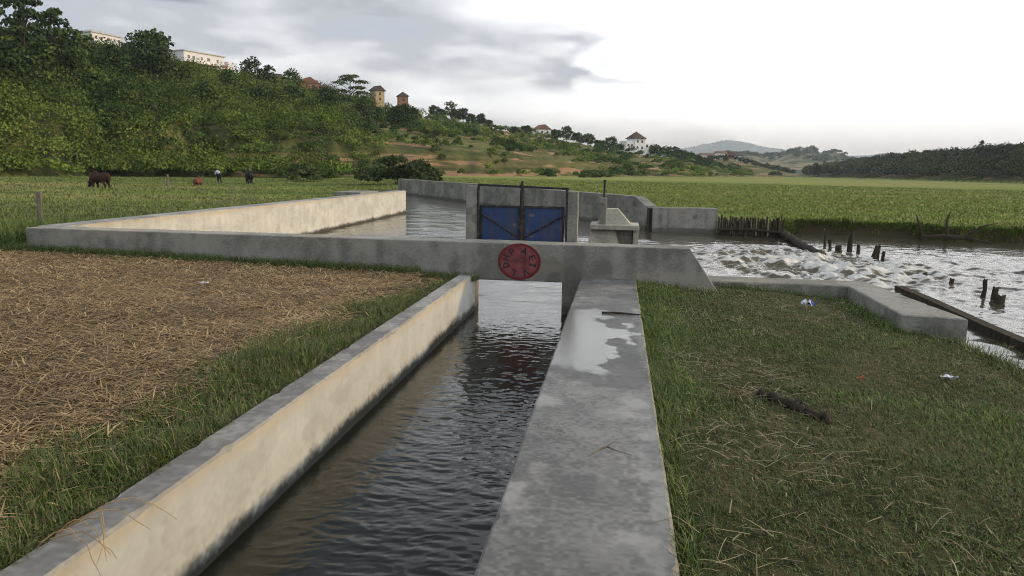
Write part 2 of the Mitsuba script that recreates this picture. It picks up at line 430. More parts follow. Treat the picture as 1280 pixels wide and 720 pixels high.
def blue_fn(p, n, uv):
    a = fbm(p.x * 7, p.y * 7, p.z * 7, 4)
    c = mix((0.013, 0.032, 0.10), (0.022, 0.058, 0.168), a)
    drip = smoothstep(0.56, 0.72, fbm(p.x * 24, p.y, p.z * 1.6, 3))
    c = mix(c, (0.085, 0.055, 0.035), drip * 0.4)
    edge = smoothstep(-1.0, -0.80, p.x) * smoothstep(0.5, 0.7, fbm(p.x * 13, p.y * 3, p.z * 13, 4))
    return mix(c, (0.16, 0.13, 0.10), smoothstep(0.68, 0.75, a) * 0.6 + 0.55 * edge)


mat("pale_wood", proc(lambda p, n, uv: mix((0.10, 0.085, 0.065), (0.26, 0.225, 0.175), fbm(p.x * 26, p.y * 26, p.z * 4, 3))), 0.9, 0.1)
mat("blue_paint", proc(blue_fn), 0.5, 0.4)
mat("dark_steel", proc(lambda p, n, uv: mix((0.018, 0.019, 0.022), (0.065, 0.050, 0.04), smoothstep(0.5, 0.75, fbm(p.x * 18, p.y * 18, p.z * 18, 3)))), 0.55, 0.4)
mat("red_paint", proc(lambda p, n, uv: mix((0.125, 0.036, 0.038), (0.235, 0.068, 0.072), smoothstep(0.25, 0.75, fbm(p.x * 9, p.y, p.z * 9, 4))) * (1 - 0.6 * smoothstep(0.55, 0.75, fbm(p.x * 15 + 3, p.y, p.z * 15, 4))) + mi.Color3f(0.10, 0.095, 0.085) * 0.9 * smoothstep(0.55, 0.75, fbm(p.x * 15 + 3, p.y, p.z * 15, 4))), 0.75, 0.2)
mat("rim_paint", proc(lambda p, n, uv: mix((0.10, 0.018, 0.02), (0.17, 0.030, 0.034), fbm(p.x * 20, p.y, p.z * 20, 3))), 0.7, 0.2)
mat("black_paint", (0.030, 0.024, 0.034), 0.7, 0.2)
mat("whitewash", proc(lambda p, n, uv: mix((0.70, 0.71, 0.72), (0.82, 0.83, 0.84), fbm(p.x * 0.6, p.y * 0.6, p.z * 0.5, 3))), 0.85, 0.2)
mat("brick_clay", proc(lambda p, n, uv: mix((0.26, 0.13, 0.075), (0.42, 0.24, 0.14), fbm(p.x * 2, p.y * 2, p.z * 5, 3))), 0.9, 0.1)
mat("ochre_wall", proc(lambda p, n, uv: mix((0.38, 0.29, 0.17), (0.48, 0.38, 0.24), fbm(p.x, p.y, p.z, 3))), 0.9, 0.1)
mat("roof_dark", proc(lambda p, n, uv: mix((0.055, 0.04, 0.036), (0.12, 0.085, 0.07), fbm(p.x * 3, p.y * 3, p.z * 6, 3))), 0.85, 0.2)
mat("roof_tile", proc(lambda p, n, uv: mix((0.16, 0.085, 0.058), (0.25, 0.14, 0.095), fbm(p.x * 2, p.y * 2, p.z * 6, 3))), 0.85, 0.2)
mat("roof_metal", (0.42, 0.41, 0.39), 0.5, 0.4)
mat("window_dark", (0.025, 0.027, 0.03), 0.25, 0.5)
mat("coral_wall", (0.55, 0.20, 0.15), 0.85, 0.2)
mat("paper_white", (0.55, 0.57, 0.62), 0.6, 0.3)
mat("wrapper_blue", (0.05, 0.09, 0.36), 0.4, 0.4)
mat("wrapper_orange", (0.45, 0.13, 0.04), 0.5, 0.4)
mat("horn", (0.38, 0.34, 0.26), 0.5, 0.3)
mat("hide_brown", proc(lambda p, n, uv: mix((0.026, 0.012, 0.009), (0.060, 0.027, 0.019), fbm(p.x * 3, p.y * 3, p.z * 3, 3))), 0.8, 0.2)
mat("hide_red", proc(lambda p, n, uv: mix((0.085, 0.033, 0.02), (0.17, 0.07, 0.042), fbm(p.x * 3, p.y * 3, p.z * 3, 3))), 0.8, 0.2)
mat("hide_black", (0.012, 0.011, 0.012), 0.7, 0.3)
mat("cloth_pale", (0.40, 0.43, 0.48), 0.9, 0.1)
mat("cloth_dark", (0.025, 0.027, 0.035), 0.9, 0.1)
mat("skin", (0.11, 0.06, 0.04), 0.6, 0.3)

# ------------------------------------------------------------------ terrain
HD = np.array([-75, -60, -47.4, -40, -34.4, -28.2, -20.9, -14.2, -9.7, -4.0, 1.7, 5.0, 7.2, 8.8, 10.5])
HB = np.array([95, 95, 100, 118, 125, 132, 140, 155, 172, 215, 280, 330, 380, 420, 460])
HR = np.array([200, 190, 185, 200, 230, 270, 300, 330, 350, 400, 450, 480, 520, 560, 600])
HH = np.array([0, 18, 25, 26, 28, 28.3, 26.5, 21.4, 19.8, 16.2, 11.2, 8.0, 4.0, 1.5, 0])
FD = np.array([12.6, 13.5, 16, 19, 22, 25, 32, 50, 70])
FB = np.array([640, 600, 520, 430, 360, 310, 290, 280, 280])
FH = np.array([0, 3.2, 6.5, 8.2, 9.5, 10.5, 10.5, 9, 0])
MD = np.array([3, 5.5, 7.5, 8.8, 9.6, 11, 12, 14, 15.5, 17, 18.5, 22, 26])
MH = np.array([26, 40, 48, 50, 42, 52, 57, 51, 44, 34, 28, 22, 10])
PD = np.array([-6, 0, 3.0, 5.0, 6.0, 7.2, 7.9, 9.2, 10.6, 12.5, 15, 17, 20, 24, 30])
PH = np.array([150, 185, 230, 270, 310, 345, 346, 300, 262, 228, 195, 225, 230, 170, 120])


def relief(x, y):
    """Height of the hills (0 on the plain)."""
    r, az = np.hypot(x, y) + 1e-6, np.degrees(np.arctan2(x, y))
    f = lambda D, V: np.interp(az, D, V)
    b, rr, h = f(HD, HB), f(HD, HR), f(HD, HH)
    b = b + 9 * (nf(az * 0.35, 0, 0, 3, 5) - 0.5) * 2
    s = np.clip((r - b) / (rr - b), 0, None)
    prof = np.where(s < 1, 0.22 * sm(0, 0.09, s) + 0.78 * s ** 1.08, 1 - 0.35 * sm(1, 2.6, s))
    z = h * prof * (s > 0)
    terr = sm(-16, -6, az) * (s > 0) * (s < 1.15)
    step = 1.25
    zs = np.floor(z / step) * step + step * sm(0.62, 1.0, z / step - np.floor(z / step))
    z = z + terr * 0.8 * (zs - z)
    z = z + (s > 0.05) * np.minimum(h, 12) * (0.12 * (nf(x * 0.03, y * 0.03, 0, 4, 11) - 0.5) + 0.05 * (nf(x * 0.16, y * 0.16, 0, 3, 12) - 0.5))
    fb, fh = f(FD, FB), f(FD, FH)
    s2 = np.clip((r - fb) / (0.36 * fb), 0, None)
    z = np.maximum(z, fh * np.where(s2 < 1, sm(-0.2, 1, s2), 1 - 0.7 * sm(1, 2.6, s2)) * (s2 > 0))
    lump = 0.8 + 0.4 * nf(az * 1.1, r * 0.003, 0, 3, 17)
    z = np.maximum(z, 13 * lump * np.exp(-((az - 6.8) / 3.6) ** 2) * sm(520, 700, r) * (1 - sm(720, 1100, r)) * (az > 1))
    z = np.maximum(z, f(MD, MH) * lump * sm(1150, 2000, r) * (1 - 0.8 * sm(2050, 3600, r)) * (az > 2.5) * (az < 26.5))
    z = np.maximum(z, f(PD, PH) * (0.93 + 0.14 * nf(az * 1.6, r * 0.0006, 0, 4, 23)) * sm(5600, 9000, r) * (1 - 0.5 * sm(9100, 11500, r)) * (az > -6) * (az < 30))
    return z


WATER = Polygon([(-2.17, -8), (-0.25, -8), (-0.25, 11.85), (1.35, 11.85), (1.35, 12.85), (3.7, 12.85), (3.7, 10.1), (4.12, 9.95), (4.3, 9.6), (4.45, 8), (4.6, 5), (5, 0), (6, -8), (42, -8), (42, 23),
                 (20, 28.2), (14.2, 29.7), (12.8, 30.1), (11.9, 29.7), (10.6, 30.6), (9.6, 30.9), (8.2, 31.4), (6.9, 31.6), (6.1, 30.2), (5.75, 28.85), (3.5, 29.05), (3.5, 29.4), (1.3, 29.1), (1.2, 30.1), (0.9, 31.2),
                 (-1.7, 36.1), (-9.3, 50.0), (-17.4, 63.5), (-18.5, 63.6), (-18.3, 60.0), (-16.3, 54), (-13.2, 45), (-10.35, 37.0), (-10.2, 36.4), (-9.3, 12.3), (-9.1, 11.85), (-2.17, 11.85)])
SOFT = LineString([(4.12, 9.95), (4.3, 9.6), (4.45, 8), (4.6, 5), (5, 0), (6, -8)]), LineString([(42, 23), (20, 28.2), (14.2, 29.7), (12.8, 30.1), (11.9, 29.7), (10.6, 30.6), (9.6, 30.9), (8.2, 31.4), (6.9, 31.6), (6.1, 30.2), (5.8, 28.95)])


def ground_z(x, y, banks=True):
    x, y = np.asarray(x, float), np.asarray(y, float)
    r, az = np.hypot(x, y), np.degrees(np.arctan2(x, y))
    left = -0.015 + 0.024 * np.clip(-x - 2.3, 0, 7)
    left = left + (-0.42 - left) * sm(15, 48, r) * (y > 12)
    right = -0.045 - 0.085 * np.clip(x - 0.5, 0, 6) - 0.03 * sm(10.5, 12, y)
    plain = -0.12 + 0.06 * sm(40, 200, r)
    z = np.where((x < -1) & (az < -14), left, np.where(y < 13.5, right, plain))
    z = np.where((az < -12) & (az > -22) & (r > 35), plain + (left - plain) * (1 - sm(-22, -12, az)), z)
    z = z + 0.05 * (nf(x * 0.9, y * 0.9, 0, 3, 2) - 0.5) + 0.02 * (nf(x * 4, y * 4, 0, 2, 6) - 0.5)
    z = z + 0.16 * sm(14, 30, r) * (nf(x * 0.22, y * 0.22, 0, 3, 9) - 0.5) * (1 - sm(0, 1, relief(x, y)))
    if banks:
        pts = shapely.points(x, y)
        d1, d2 = shapely.distance(pts, SOFT[0]), shapely.distance(pts, SOFT[1])
        z = z - 0.95 * (1 - sm(0.0, 0.32, d1)) - 0.95 * (1 - sm(0.05, 0.40, d2 + 0.25 * (nf(x * 1.5, y * 1.5, 0, 2, 4) - 0.5)))
    return z + relief(x, y)


def land():
    gx, gy = np.meshgrid(np.arange(-16, 20.1, 0.25), np.arange(-5, 42, 0.25))
    rr = np.unique(np.r_[np.geomspace(4, 95, 90), np.linspace(95, 520, 240), np.geomspace(520, 11800, 110)])
    aa = np.radians(np.r_[np.arange(-180, -66, 6), np.arange(-66, 54, 0.4), np.arange(54, 180, 6)])
    pr, pa = np.meshgrid(rr, aa)
    px, py = (pr * np.sin(pa)).ravel(), (pr * np.cos(pa)).ravel()
    keep = ~((px > -16.2) & (px < 20.3) & (py > -5.2) & (py < 42.1))
    P = np.r_[np.c_[gx.ravel(), gy.ravel()], np.c_[px[keep], py[keep]]]
    P = P + (rng.random(P.shape) - 0.5) * 0.02
    pts = shapely.points(P)
    P = P[~WATER.contains(pts) & (shapely.distance(pts, WATER.exterior) > 0.1)]
    ring = np.array([WATER.exterior.interpolate(s).coords[0] for s in np.arange(0, WATER.length, 0.12)])
    off = np.array([l.buffer(k).exterior.interpolate(s).coords[0] for l in SOFT for k in (0.16, 0.34) for s in np.arange(0, l.buffer(k).length, 0.2)])
    off = off[~WATER.buffer(0.05).contains(shapely.points(off))]
    P = np.vstack([P, ring, off])
    tri = Delaunay(P).simplices
    c = P[tri].mean(1)
    tri = tri[~WATER.contains(shapely.points(c))]
    a = P[tri]
    flip = np.cross(a[:, 1] - a[:, 0], a[:, 2] - a[:, 0]) < 0
    tri[flip] = tri[flip][:, ::-1]
    c = P[tri].mean(1)
    return np.c_[P, ground_z(P[:, 0], P[:, 1])], tri, c


V, F, C = land()
Rc = np.hypot(C[:, 0], C[:, 1])
rel = relief(C[:, 0], C[:, 1])
near_plot = (C[:, 1] < np.where(C[:, 0] > 0, 13.3, 11.9)) & (C[:, 0] > -30) & (C[:, 0] < 12) & (C[:, 1] > -60)
hilly = (rel > 0.01) & (Rc < 1100)
far_ = Rc >= 1100
for name, m, b in (("ground", near_plot, "soil"), ("field", ~near_plot & ~hilly & ~far_, "field_grass"), ("hillside", hilly & ~near_plot, "hill_ground"), ("hills", far_, "far_ground")):
    used, inv = np.unique(F[m], return_inverse=True)
    put(name, (V[used], inv.reshape(-1, 3)), b, smooth=True, kind="structure")

# ------------------------------------------------------------------ water
def sheet(xs, ys, zf, keep=None):
    X, Y = np.meshgrid(xs, ys)
    Vv = np.c_[X.ravel(), Y.ravel(), zf(X, Y).ravel()]
    i = np.arange(len(ys) - 1)[:, None] * len(xs) + np.arange(len(xs) - 1)
    i = i.ravel()
    f = np.vstack([np.c_[i, i + 1, i + len(xs) + 1], np.c_[i, i + len(xs) + 1, i + len(xs)]])
    if keep is not None:
        c = Vv[f].mean(1)
        f = f[keep(c[:, 0], c[:, 1])]
    return Vv, f


def canal_z(x, y):
    amp = 0.35 + 0.65 * sm(-2.0, -1.45, x + 0.5 * (nf(y * 0.7, 0, 0, 2, 31) - 0.5))
    gust = 0.55 + 0.9 * nf(x * 1.1, y * 0.55, 0, 3, 33)
    wx, wy = x + 0.10 * (nf(x * 3, y * 3, 0, 2, 35) - 0.5), y + 0.20 * (nf(x * 1.6, y * 1.3, 0, 3, 3) - 0.5)
    a = nf(wx * 8 + wy * 2.5, wy * 14, 0.3, 2, 41)
    b = nf(wx * 2.6 - wy * 0.9, wy * 4.6, 0.7, 2, 43)
    c = 1 - np.abs(2 * nf(wx * 5.5 + wy * 1.8, wy * 9.5, 0.1, 2, 45) - 1)
    e = 1 - np.abs(2 * nf(wx * 9 - wy * 4, wy * 15, 0.5, 2, 47) - 1)
    fade = 1 - sm(10.6, 11.9, y)
    return -0.56 + 0.72 * amp * gust * (0.010 * (a - 0.5) + 0.009 * (b - 0.5) + 0.009 * (c - 0.6) + 0.007 * (e - 0.6)) * (0.35 + 0.65 * fade)


put("canal_water", sheet(np.r_[np.arange(-2.2, -0.49, 0.0125), -0.35, -0.2], np.r_[-2, -1, np.arange(0, 7, 0.0125), np.arange(7, 11.95, 0.02)], canal_z), "canal_surface", smooth=True, kind="structure")


def river_z(x, y):
    rap = sm(3.8, 0.8, np.hypot((x - 4.8) / 1.15, (y - 20.2) / 1.75))
    tail = 0.32 * sm(5.5, 1.0, np.hypot((x - 8.2) / 1.3, (y - 18.5) / 1.9))
    k = np.maximum(rap, tail)
    a = nf(x * 1.15 + 2 * nf(x * 0.6, y * 0.6, 0, 2, 51), y * 0.85, 0, 4, 53)
    b = 1 - np.abs(2 * nf(x * 2.3, y * 1.6, 0, 3, 55) - 1)
    calm = 0.012 * (nf(x * 3.0, y * 5.5, 0, 3, 57) - 0.5) + 0.02 * (nf(x * 1.1, y * 1.9, 0, 2, 59) - 0.5)
    calm = calm + 0.018 * (1 - np.abs(2 * nf(x * 1.3 + 1, y * 2.6, 0, 3, 63) - 1) - 0.6) * (1 - sm(20, 45, y))
    return -0.56 - 0.10 * sm(1, 7, x) + calm * (1 - 0.25 * sm(6, 9, x)) * sm(11.7, 12.4, y + 9 * (x > 1.2)) + k * (0.38 * (a - 0.5) + 0.14 * (b - 0.62) + 0.20 * (nf(x * 4.5, y * 3.5, 0, 3, 65) - 0.5))


put("river_water", sheet(np.r_[np.arange(-36, -11, 0.5), np.arange(-11, 1, 0.12), np.arange(1, 11, 0.05), np.arange(11, 43, 0.25)],
                         np.r_[np.arange(-8, 8, 0.4), np.arange(8, 14, 0.09), np.arange(14, 27, 0.06), np.arange(27, 46, 0.15), np.arange(46, 79, 0.4)],
                         river_z, lambda x, y: ((y > 11.92) | (x > 1.2)) & WATER.buffer(0.35).contains(shapely.points(x, y))), "rapids_surface", smooth=True, kind="structure")

# ------------------------------------------------------------------ concrete works
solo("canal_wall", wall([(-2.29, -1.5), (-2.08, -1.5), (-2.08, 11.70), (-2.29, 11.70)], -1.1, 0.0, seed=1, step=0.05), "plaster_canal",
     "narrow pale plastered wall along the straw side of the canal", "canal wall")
solo("canal_wall", wall([(-0.5, -1.5), (0.3, -1.5), (0.3, 11.70), (-0.5, 11.70)], -1.1, 0.0, seed=2, step=0.05), "wet_slab",
     "wide grey concrete canal wall with a shiny puddle on its flat top", "canal wall")
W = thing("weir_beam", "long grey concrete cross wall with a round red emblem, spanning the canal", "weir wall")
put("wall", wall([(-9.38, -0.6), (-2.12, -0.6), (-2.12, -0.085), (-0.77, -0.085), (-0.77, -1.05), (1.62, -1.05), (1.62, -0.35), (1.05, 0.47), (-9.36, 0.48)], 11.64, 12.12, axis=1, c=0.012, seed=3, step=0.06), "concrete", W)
# round painted emblem with letters around it
ang = np.linspace(0, 2 * np.pi, 65)[:-1]
EX, EZ, ER = -1.41, 0.203, np.array([0.318, 0.272])
face = lambda k, y0, y1: wall(np.c_[EX + ER[0] * k * np.cos(ang), EZ + ER[1] * k * np.sin(ang)], y0, y1, c=0.002, wob=0.0, step=9, axis=1)
em = put("emblem", face(1.0, 11.632, 11.65), "rim_paint", W, label="round dark red painted disc with black letters")
put("disc", face(0.87, 11.627, 11.633), "red_paint", em)
for ch, deg in (("D", 252), ("H", 287), ("P", 328), ("A", 22), ("E", 68), ("I", 104), ("V", 152), ("L", 204)):
    t = meshkit.text_mesh(ch, 0.092, 0.004, bold=True)
    if ch == "I":
        t = join(t, trimesh.creation.box((0.05, 0.012, 0.004)).apply_translation((t.bounds[:, 0].mean(), 0.006, 0.002)), trimesh.creation.box((0.055, 0.013, 0.004)).apply_translation((t.bounds[:, 0].mean(), 0.086, 0.002)))
    t.apply_translation(-t.bounds.mean(0))
    a = math.radians(deg)
    t.apply_transform(trimesh.transformations.rotation_matrix(-a, (0, 0, 1)))
    v = np.array(t.vertices)
    v = np.c_[EX + ER[0] * 0.64 * math.sin(a) + v[:, 0], 11.6245 - v[:, 2], EZ + ER[1] * 0.64 * math.cos(a) + v[:, 1]]
    put("letter", (v, t.faces), "black_paint", em)

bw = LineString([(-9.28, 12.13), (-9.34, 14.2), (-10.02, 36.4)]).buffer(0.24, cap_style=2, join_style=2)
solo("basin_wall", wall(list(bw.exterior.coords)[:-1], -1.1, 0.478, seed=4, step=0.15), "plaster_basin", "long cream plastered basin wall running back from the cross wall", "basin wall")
solo("concrete_slab", box(-14.4, -13.0, 39.6, 42.6, -0.6, 0.24, 0.02), "concrete", "low grey concrete block behind the end of the cream basin wall", "concrete block")
fw = LineString([(-17.5, 63.6), (-9.45, 50.1), (-1.85, 36.1), (0.80, 31.2)]).buffer(0.22, cap_style=2, join_style=2)
FWtop = lambda x, y: 0.63 if y > 31.75 else 0.30
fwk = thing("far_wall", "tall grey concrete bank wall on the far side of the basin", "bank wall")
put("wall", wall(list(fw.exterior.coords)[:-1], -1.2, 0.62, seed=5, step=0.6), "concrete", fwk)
put("sloped_end", hullpts([(x, y, z) for (x, y) in ((0.62, 31.09), (1.0, 31.30), (1.02, 30.05), (1.40, 30.12)) for z in (-1.2, 0.30)] + [(0.62, 31.09, 0.615), (1.0, 31.30, 0.615)]), "concrete", fwk)
solo("bank_block", wall([(1.25, 28.75), (3.52, 29.15), (3.46, 29.6), (1.2, 29.25)], -1.2, 0.31, seed=6), "concrete", "short low grey block wall ending the far bank beside the stake fence", "bank wall")
put("joint", hullpts([(x, y, z) for x, y in ((1.12, 28.98), (1.26, 29.0), (1.06, 29.6), (1.2, 29.6)) for z in (-1.2, 0.26)]), "old_wood", "bank_block")
solo("apron_wall", wall([(1.45, 12.52), (3.50, 12.55), (3.45, 10.06), (4.15, 9.92), (3.92, 13.18), (1.35, 13.2)], -1.2, -0.10, seed=7, step=0.08), "concrete",
     "low bent concrete bank wall between the grass plot and the rapids", "bank wall")

G = thing("sluice_gate", "blue steel sluice gate between two concrete posts behind the cross wall", "sluice gate")
put("post", box(-2.31, -2.135, 12.13, 12.36, -0.9, 1.285), "concrete", G)
put("post", box(-0.775, -0.595, 12.13, 12.36, -0.9, 1.23), "concrete", G)
for x0, x1 in ((-2.10, -1.485), (-1.425, -0.80)):
    p = put("panel", box(x0, x1, 12.20, 12.215, 0.02, 0.995, 0.003), "blue_paint", G)
    put("panel_rim", join(box(x0, x1, 12.185, 12.199, 0.965, 1.0, 0.003), box(x0, x0 + 0.03, 12.185, 12.199, 0.02, 0.964, 0.003), box(x1 - 0.03, x1, 12.185, 12.199, 0.02, 0.964, 0.003)), "dark_steel", p)
put("brace", tube([(-2.07, 12.185, 0.86), (-1.47, 12.185, 0.50)], 0.016, 6), "dark_steel", G)
put("brace", tube([(-0.83, 12.185, 0.85), (-1.44, 12.185, 0.50)], 0.016, 6), "dark_steel", G)
put("lifting_screw", join(tube([(-1.455, 12.17, 0.05), (-1.45, 12.17, 1.38)], 0.019, 8), tube([(-1.453, 12.17, 1.262), (-1.453, 12.17, 1.325)], 0.036, 10), box(-1.485, -1.42, 12.18, 12.2, 0.05, 1.24, 0.003)), "dark_steel", G)
put("top_bar", hullpts([(x, y, z + (0 if x < -1 else -0.035)) for x in (-2.13, -0.74) for y in (12.15, 12.20) for z in (1.288, 1.322)]), "dark_steel", G)
for x in (-2.118, -0.765):
    put("guide_rail", box(x - 0.018, x + 0.018, 12.125, 12.205, 0.0, 1.287 - (0.033 if x > -1 else 0), 0.003), "dark_steel", G)

S = thing("spillway_pier", "stepped pale concrete pier with a gate post, right behind the sluice gate", "pier")


def frustum(x0, x1, y0, y1, z0, X0, X1, Y0, Y1, z1):
    return hullpts([(x, y, z0) for x in (x0, x1) for y in (y0, y1)] + [(x, y, z1) for x in (X0, X1) for y in (Y0, Y1)])


put("buttress", frustum(-0.80, 0.42, 15.0, 16.35, -1.1, -0.50, -0.04, 15.62, 16.2, 0.43), "concrete_light", S)
put("back_wall", box(-0.45, 0.30, 15.72, 16.42, -1.1, 0.43), "concrete", S)
put("pillar", box(0.31, 0.41, 15.55, 16.42, -1.1, 0.43, 0.006), "concrete_light", S)
put("deck_slab", box(-0.52, 0.42, 15.45, 16.45, 0.432, 0.525, 0.01), "concrete_light", S)
put("upper_buttress", frustum(-0.40, 0.26, 15.75, 16.4, 0.527, -0.21, 0.01, 16.02, 16.36, 0.81), "concrete_light", S)
put("gate_post", box(-0.345, -0.215, 15.55, 15.70, 0.527, 1.04, 0.008), "concrete", S)
put("lifting_screw", join(tube([(-0.27, 15.62, 1.0), (-0.262, 15.62, 1.38)], 0.022, 8), tube([(-0.262, 15.62, 1.33), (-0.262, 15.62, 1.365)], 0.036, 8)), "dark_steel", S)

# ------------------------------------------------------------------ stakes, logs and litter
def stake_mesh(x, y, z0, z1, r, lean=(0, 0), seed=0):
    n = 9
    g = np.random.default_rng(seed)
    t = np.linspace(0, 1, 6)
    p = np.c_[x + lean[0] * t + 0.008 * g.normal(size=6), y + lean[1] * t, z0 + (z1 - z0) * t]
    m = tube(p, r * (1.05 - 0.25 * t + 0.1 * g.normal(size=6)), n)
    v = m.vertices.copy()
    v[5 * n:6 * n, 2] += g.uniform(-0.5, 0.5, n) * r * 1.3
    ph = np.arctan2(v[:, 1] - y, v[:, 0] - x)
    v[:, :2] += (0.16 * r * np.sin(3 * ph + seed))[:, None] * np.c_[np.cos(ph), np.sin(ph)]
    return trimesh.Trimesh(v, m.faces, process=False)


SF = thing("stake_fence", "dark fence of close wooden stakes holding the far bank", "stake fence")
for i in range(34):
    u = i / 33
    put("stake", stake_mesh(3.56 + 2.1 * u, 29.02 - 0.42 * u + 0.03 * math.sin(i * 2.1), -1.2, 0.0 + 0.10 * math.sin(i * 1.7) * math.cos(i * 0.6) + (0.22 if i == 32 else 0), 0.036 + 0.01 * math.sin(i * 3.3), (0.03 * math.sin(i), 0), i), "old_wood", SF)
put("rail", tube([(3.5, 28.93, -0.42), (4.6, 28.74, -0.38), (5.7, 28.53, -0.45)], 0.045, 8), "old_wood", SF)


def log_mesh(a, b, r, seed):
    g = np.random.default_rng(seed)
    t = np.linspace(0, 1, 26)[:, None]
    p = np.asarray(a) * (1 - t) + np.asarray(b) * t + np.c_[0.02 * g.normal(size=26), 0 * t[:, 0], 0.025 * g.normal(size=26)]
    return tube(p, r * (1 + 0.10 * g.normal(size=26)), 10)


solo("sill_log", log_mesh((5.72, 29.0, -0.50), (5.42, 21.7, -0.60), 0.115, 1), "old_wood", "far dark sill log slanting from the stake fence into the rapids", "log", smooth=50)
solo("sill_beam", join(*[hullpts([(x0 + dx, y, z + dz) for (x0, y, z) in ((5.43 - 0.2 * k / 4, 16.1 - 7.7 * k / 4, -0.53 + 0.012 * (k % 2)), (5.43 - 0.2 * (k + 1) / 4 + 0.004, 16.1 - 7.7 * (k + 1) / 4 + 0.02, -0.53 + 0.012 * ((k + 1) % 2))) for dx in (-0.085, 0.085) for dz in (-0.35, 0.0)]) for k in range(4)]),
     "old_wood", "near dark straight sill beam in the water beyond the low bank wall", "beam")
for i, (x, y, h, r, lx, lab) in enumerate([
        (6.42, 25.9, 0.40, 0.06, 0.0, "thin stake standing farthest back in the river line"), (6.42, 24.9, 0.32, 0.08, -.05, "second thin stake from the far end of the river line"),
        (6.45, 24.0, 0.22, 0.12, -.05, "squat broken stump at the foot of the tallest river stake"), (6.69, 24.2, 0.68, 0.10, 0.03, "tallest wooden stake of the river line, beside a broken stump"),
        (6.86, 23.9, 0.28, 0.08, 0.0, "short stake just past the tallest one in the river"), (6.63, 22.3, 0.40, 0.12, 0.13, "thick leaning post, first of the pair in the rapids"),
        (6.64, 21.9, 0.48, 0.11, 0.07, "thick leaning post, second of the pair in the rapids"), (6.72, 21.4, 0.36, 0.06, 0.03, "slim stake ending the far group, nearest the white water"),
        (6.72, 18.4, 0.16, 0.07, 0.0, "small dark stub awash with foam round it"), (6.96, 17.8, 0.10, 0.08, 0.05, "lowest dark stub barely above the foaming water"),
        (6.84, 15.8, 0.38, 0.07, 0.0, "upright stake at the start of the near group of three"), (6.79, 15.5, 0.26, 0.09, 0.06, "broken leaning stump in the middle of the near group"),
        (6.80, 15.1, 0.16, 0.13, 0.0, "round low dark stump closing the near group"), (6.95, 14.5, 0.16, 0.12, 0.05, "dark stump at the edge of the picture in the river")]):
    solo("river_stake", stake_mesh(x, y, -1.2, -0.66 + h * 0.88, r * 0.74, (lx * 2, 0), 40 + i), "old_wood", lab, "stake", "wooden stakes standing in the river", smooth=40)
solo("fence_post", stake_mesh(-13.05, 16.7, -0.3, 0.84, 0.062, (0.02, 0), 77), "pale_wood", "lone weathered wooden post in the field beyond the cross wall's end", "post", smooth=40)
solo("field_stick", stake_mesh(-37.7, 63.5, -0.8, 0.55, 0.10, (0.1, 0), 78), "pale_wood", "short pale stick standing in the field between the cattle", "stick")
dw = join(tube([(10.6, 29.6, -0.7), (10.4, 29.3, -0.2), (10.2, 29.2, 0.25)], [0.07, 0.05, 0.02], 6), tube([(12.6, 29.0, -0.62), (11.9, 29.2, -0.5), (11.2, 29.3, -0.45), (10.6, 29.4, -0.5)], [0.03, 0.07, 0.08, 0.05], 6),
          tube([(11.3, 29.3, -0.5), (11.2, 29.2, 0.1), (11.25, 29.1, 0.4)], [0.06, 0.04, 0.015], 6), tube([(11.8, 29.2, -0.5), (12.2, 29.0, -0.1), (12.7, 28.9, 0.05)], [0.05, 0.035, 0.012], 6))
solo("driftwood", dw, "bark", "bare broken branch stranded against the far river bank", "driftwood")

gz = lambda x, y: float(ground_z(np.array([x]), np.array([y]))[0])
solo("rotten_log", log_mesh((1.13, 6.05, gz(1.13, 6.05) + 0.035), (1.47, 5.52, gz(1.47, 5.52) + 0.035), 0.034, 5), "old_wood", "short dark rotten log lying in the cut grass", "log", smooth=50)
solo("wall_stick", tube([(-0.13, 8.72, 0.012), (0.05, 8.70, 0.016), (0.29, 8.66, 0.012)], [0.012, 0.014, 0.008], 6), "old_wood", "thin brown stick lying across the puddle on the wide wall", "stick")
solo("dry_twig", join(tube([(-0.10, 4.22, 0.008), (-0.05, 4.29, 0.022), (-0.01, 4.32, 0.03)], [0.004, 0.006, 0.007], 5), tube([(-0.01, 4.32, 0.03), (0.05, 4.285, 0.02), (0.13, 4.27, 0.006)], [0.006, 0.004, 0.002], 5), tube([(-0.02, 4.315, 0.028), (0.03, 4.35, 0.05), (0.07, 4.36, 0.045)], [0.004, 0.003, 0.001], 5)), "pale_wood", "small forked dry twig on the dry part of the wide wall", "twig")


def crumpled(x, y, w, d, hgt, seed, turn=0.3, u0=0.0, u1=1.0):
    """A thin creased scrap: a sheet folded by sharp noise, with a real thickness; u0..u1 is the stretch of it that this piece covers."""
    U, W_ = np.meshgrid(np.linspace(u0, u1, 13), np.linspace(0, 1, 9))
    a, b = (U - 0.5) * w, (W_ - 0.5) * d
    zz = hgt * (0.25 + 1.5 * np.abs(nf(U * 3.1 + seed, W_ * 2.3, seed, 2, seed) - 0.5) * 2)
    a, b = a + 0.2 * w * (nf(U * 3, W_ * 3, 1, 2, seed + 1) - 0.5), b + 0.35 * d * (nf(U * 3, W_ * 3, 2, 2, seed + 2) - 0.5)
    ca, sa = math.cos(turn), math.sin(turn)
    top = np.c_[(x + a * ca - b * sa).ravel(), (y + a * sa + b * ca).ravel(), (gz(x, y) + 0.05 + zz).ravel()]
    i = (np.arange(8)[:, None] * 13 + np.arange(12)).ravel()
    f = np.vstack([np.c_[i, i + 1, i + 14], np.c_[i, i + 14, i + 13]])
    return trimesh.Trimesh(np.vstack([top, top - [0, 0, 0.003]]), np.vstack([f, f[:, ::-1] + len(top)]), process=False)


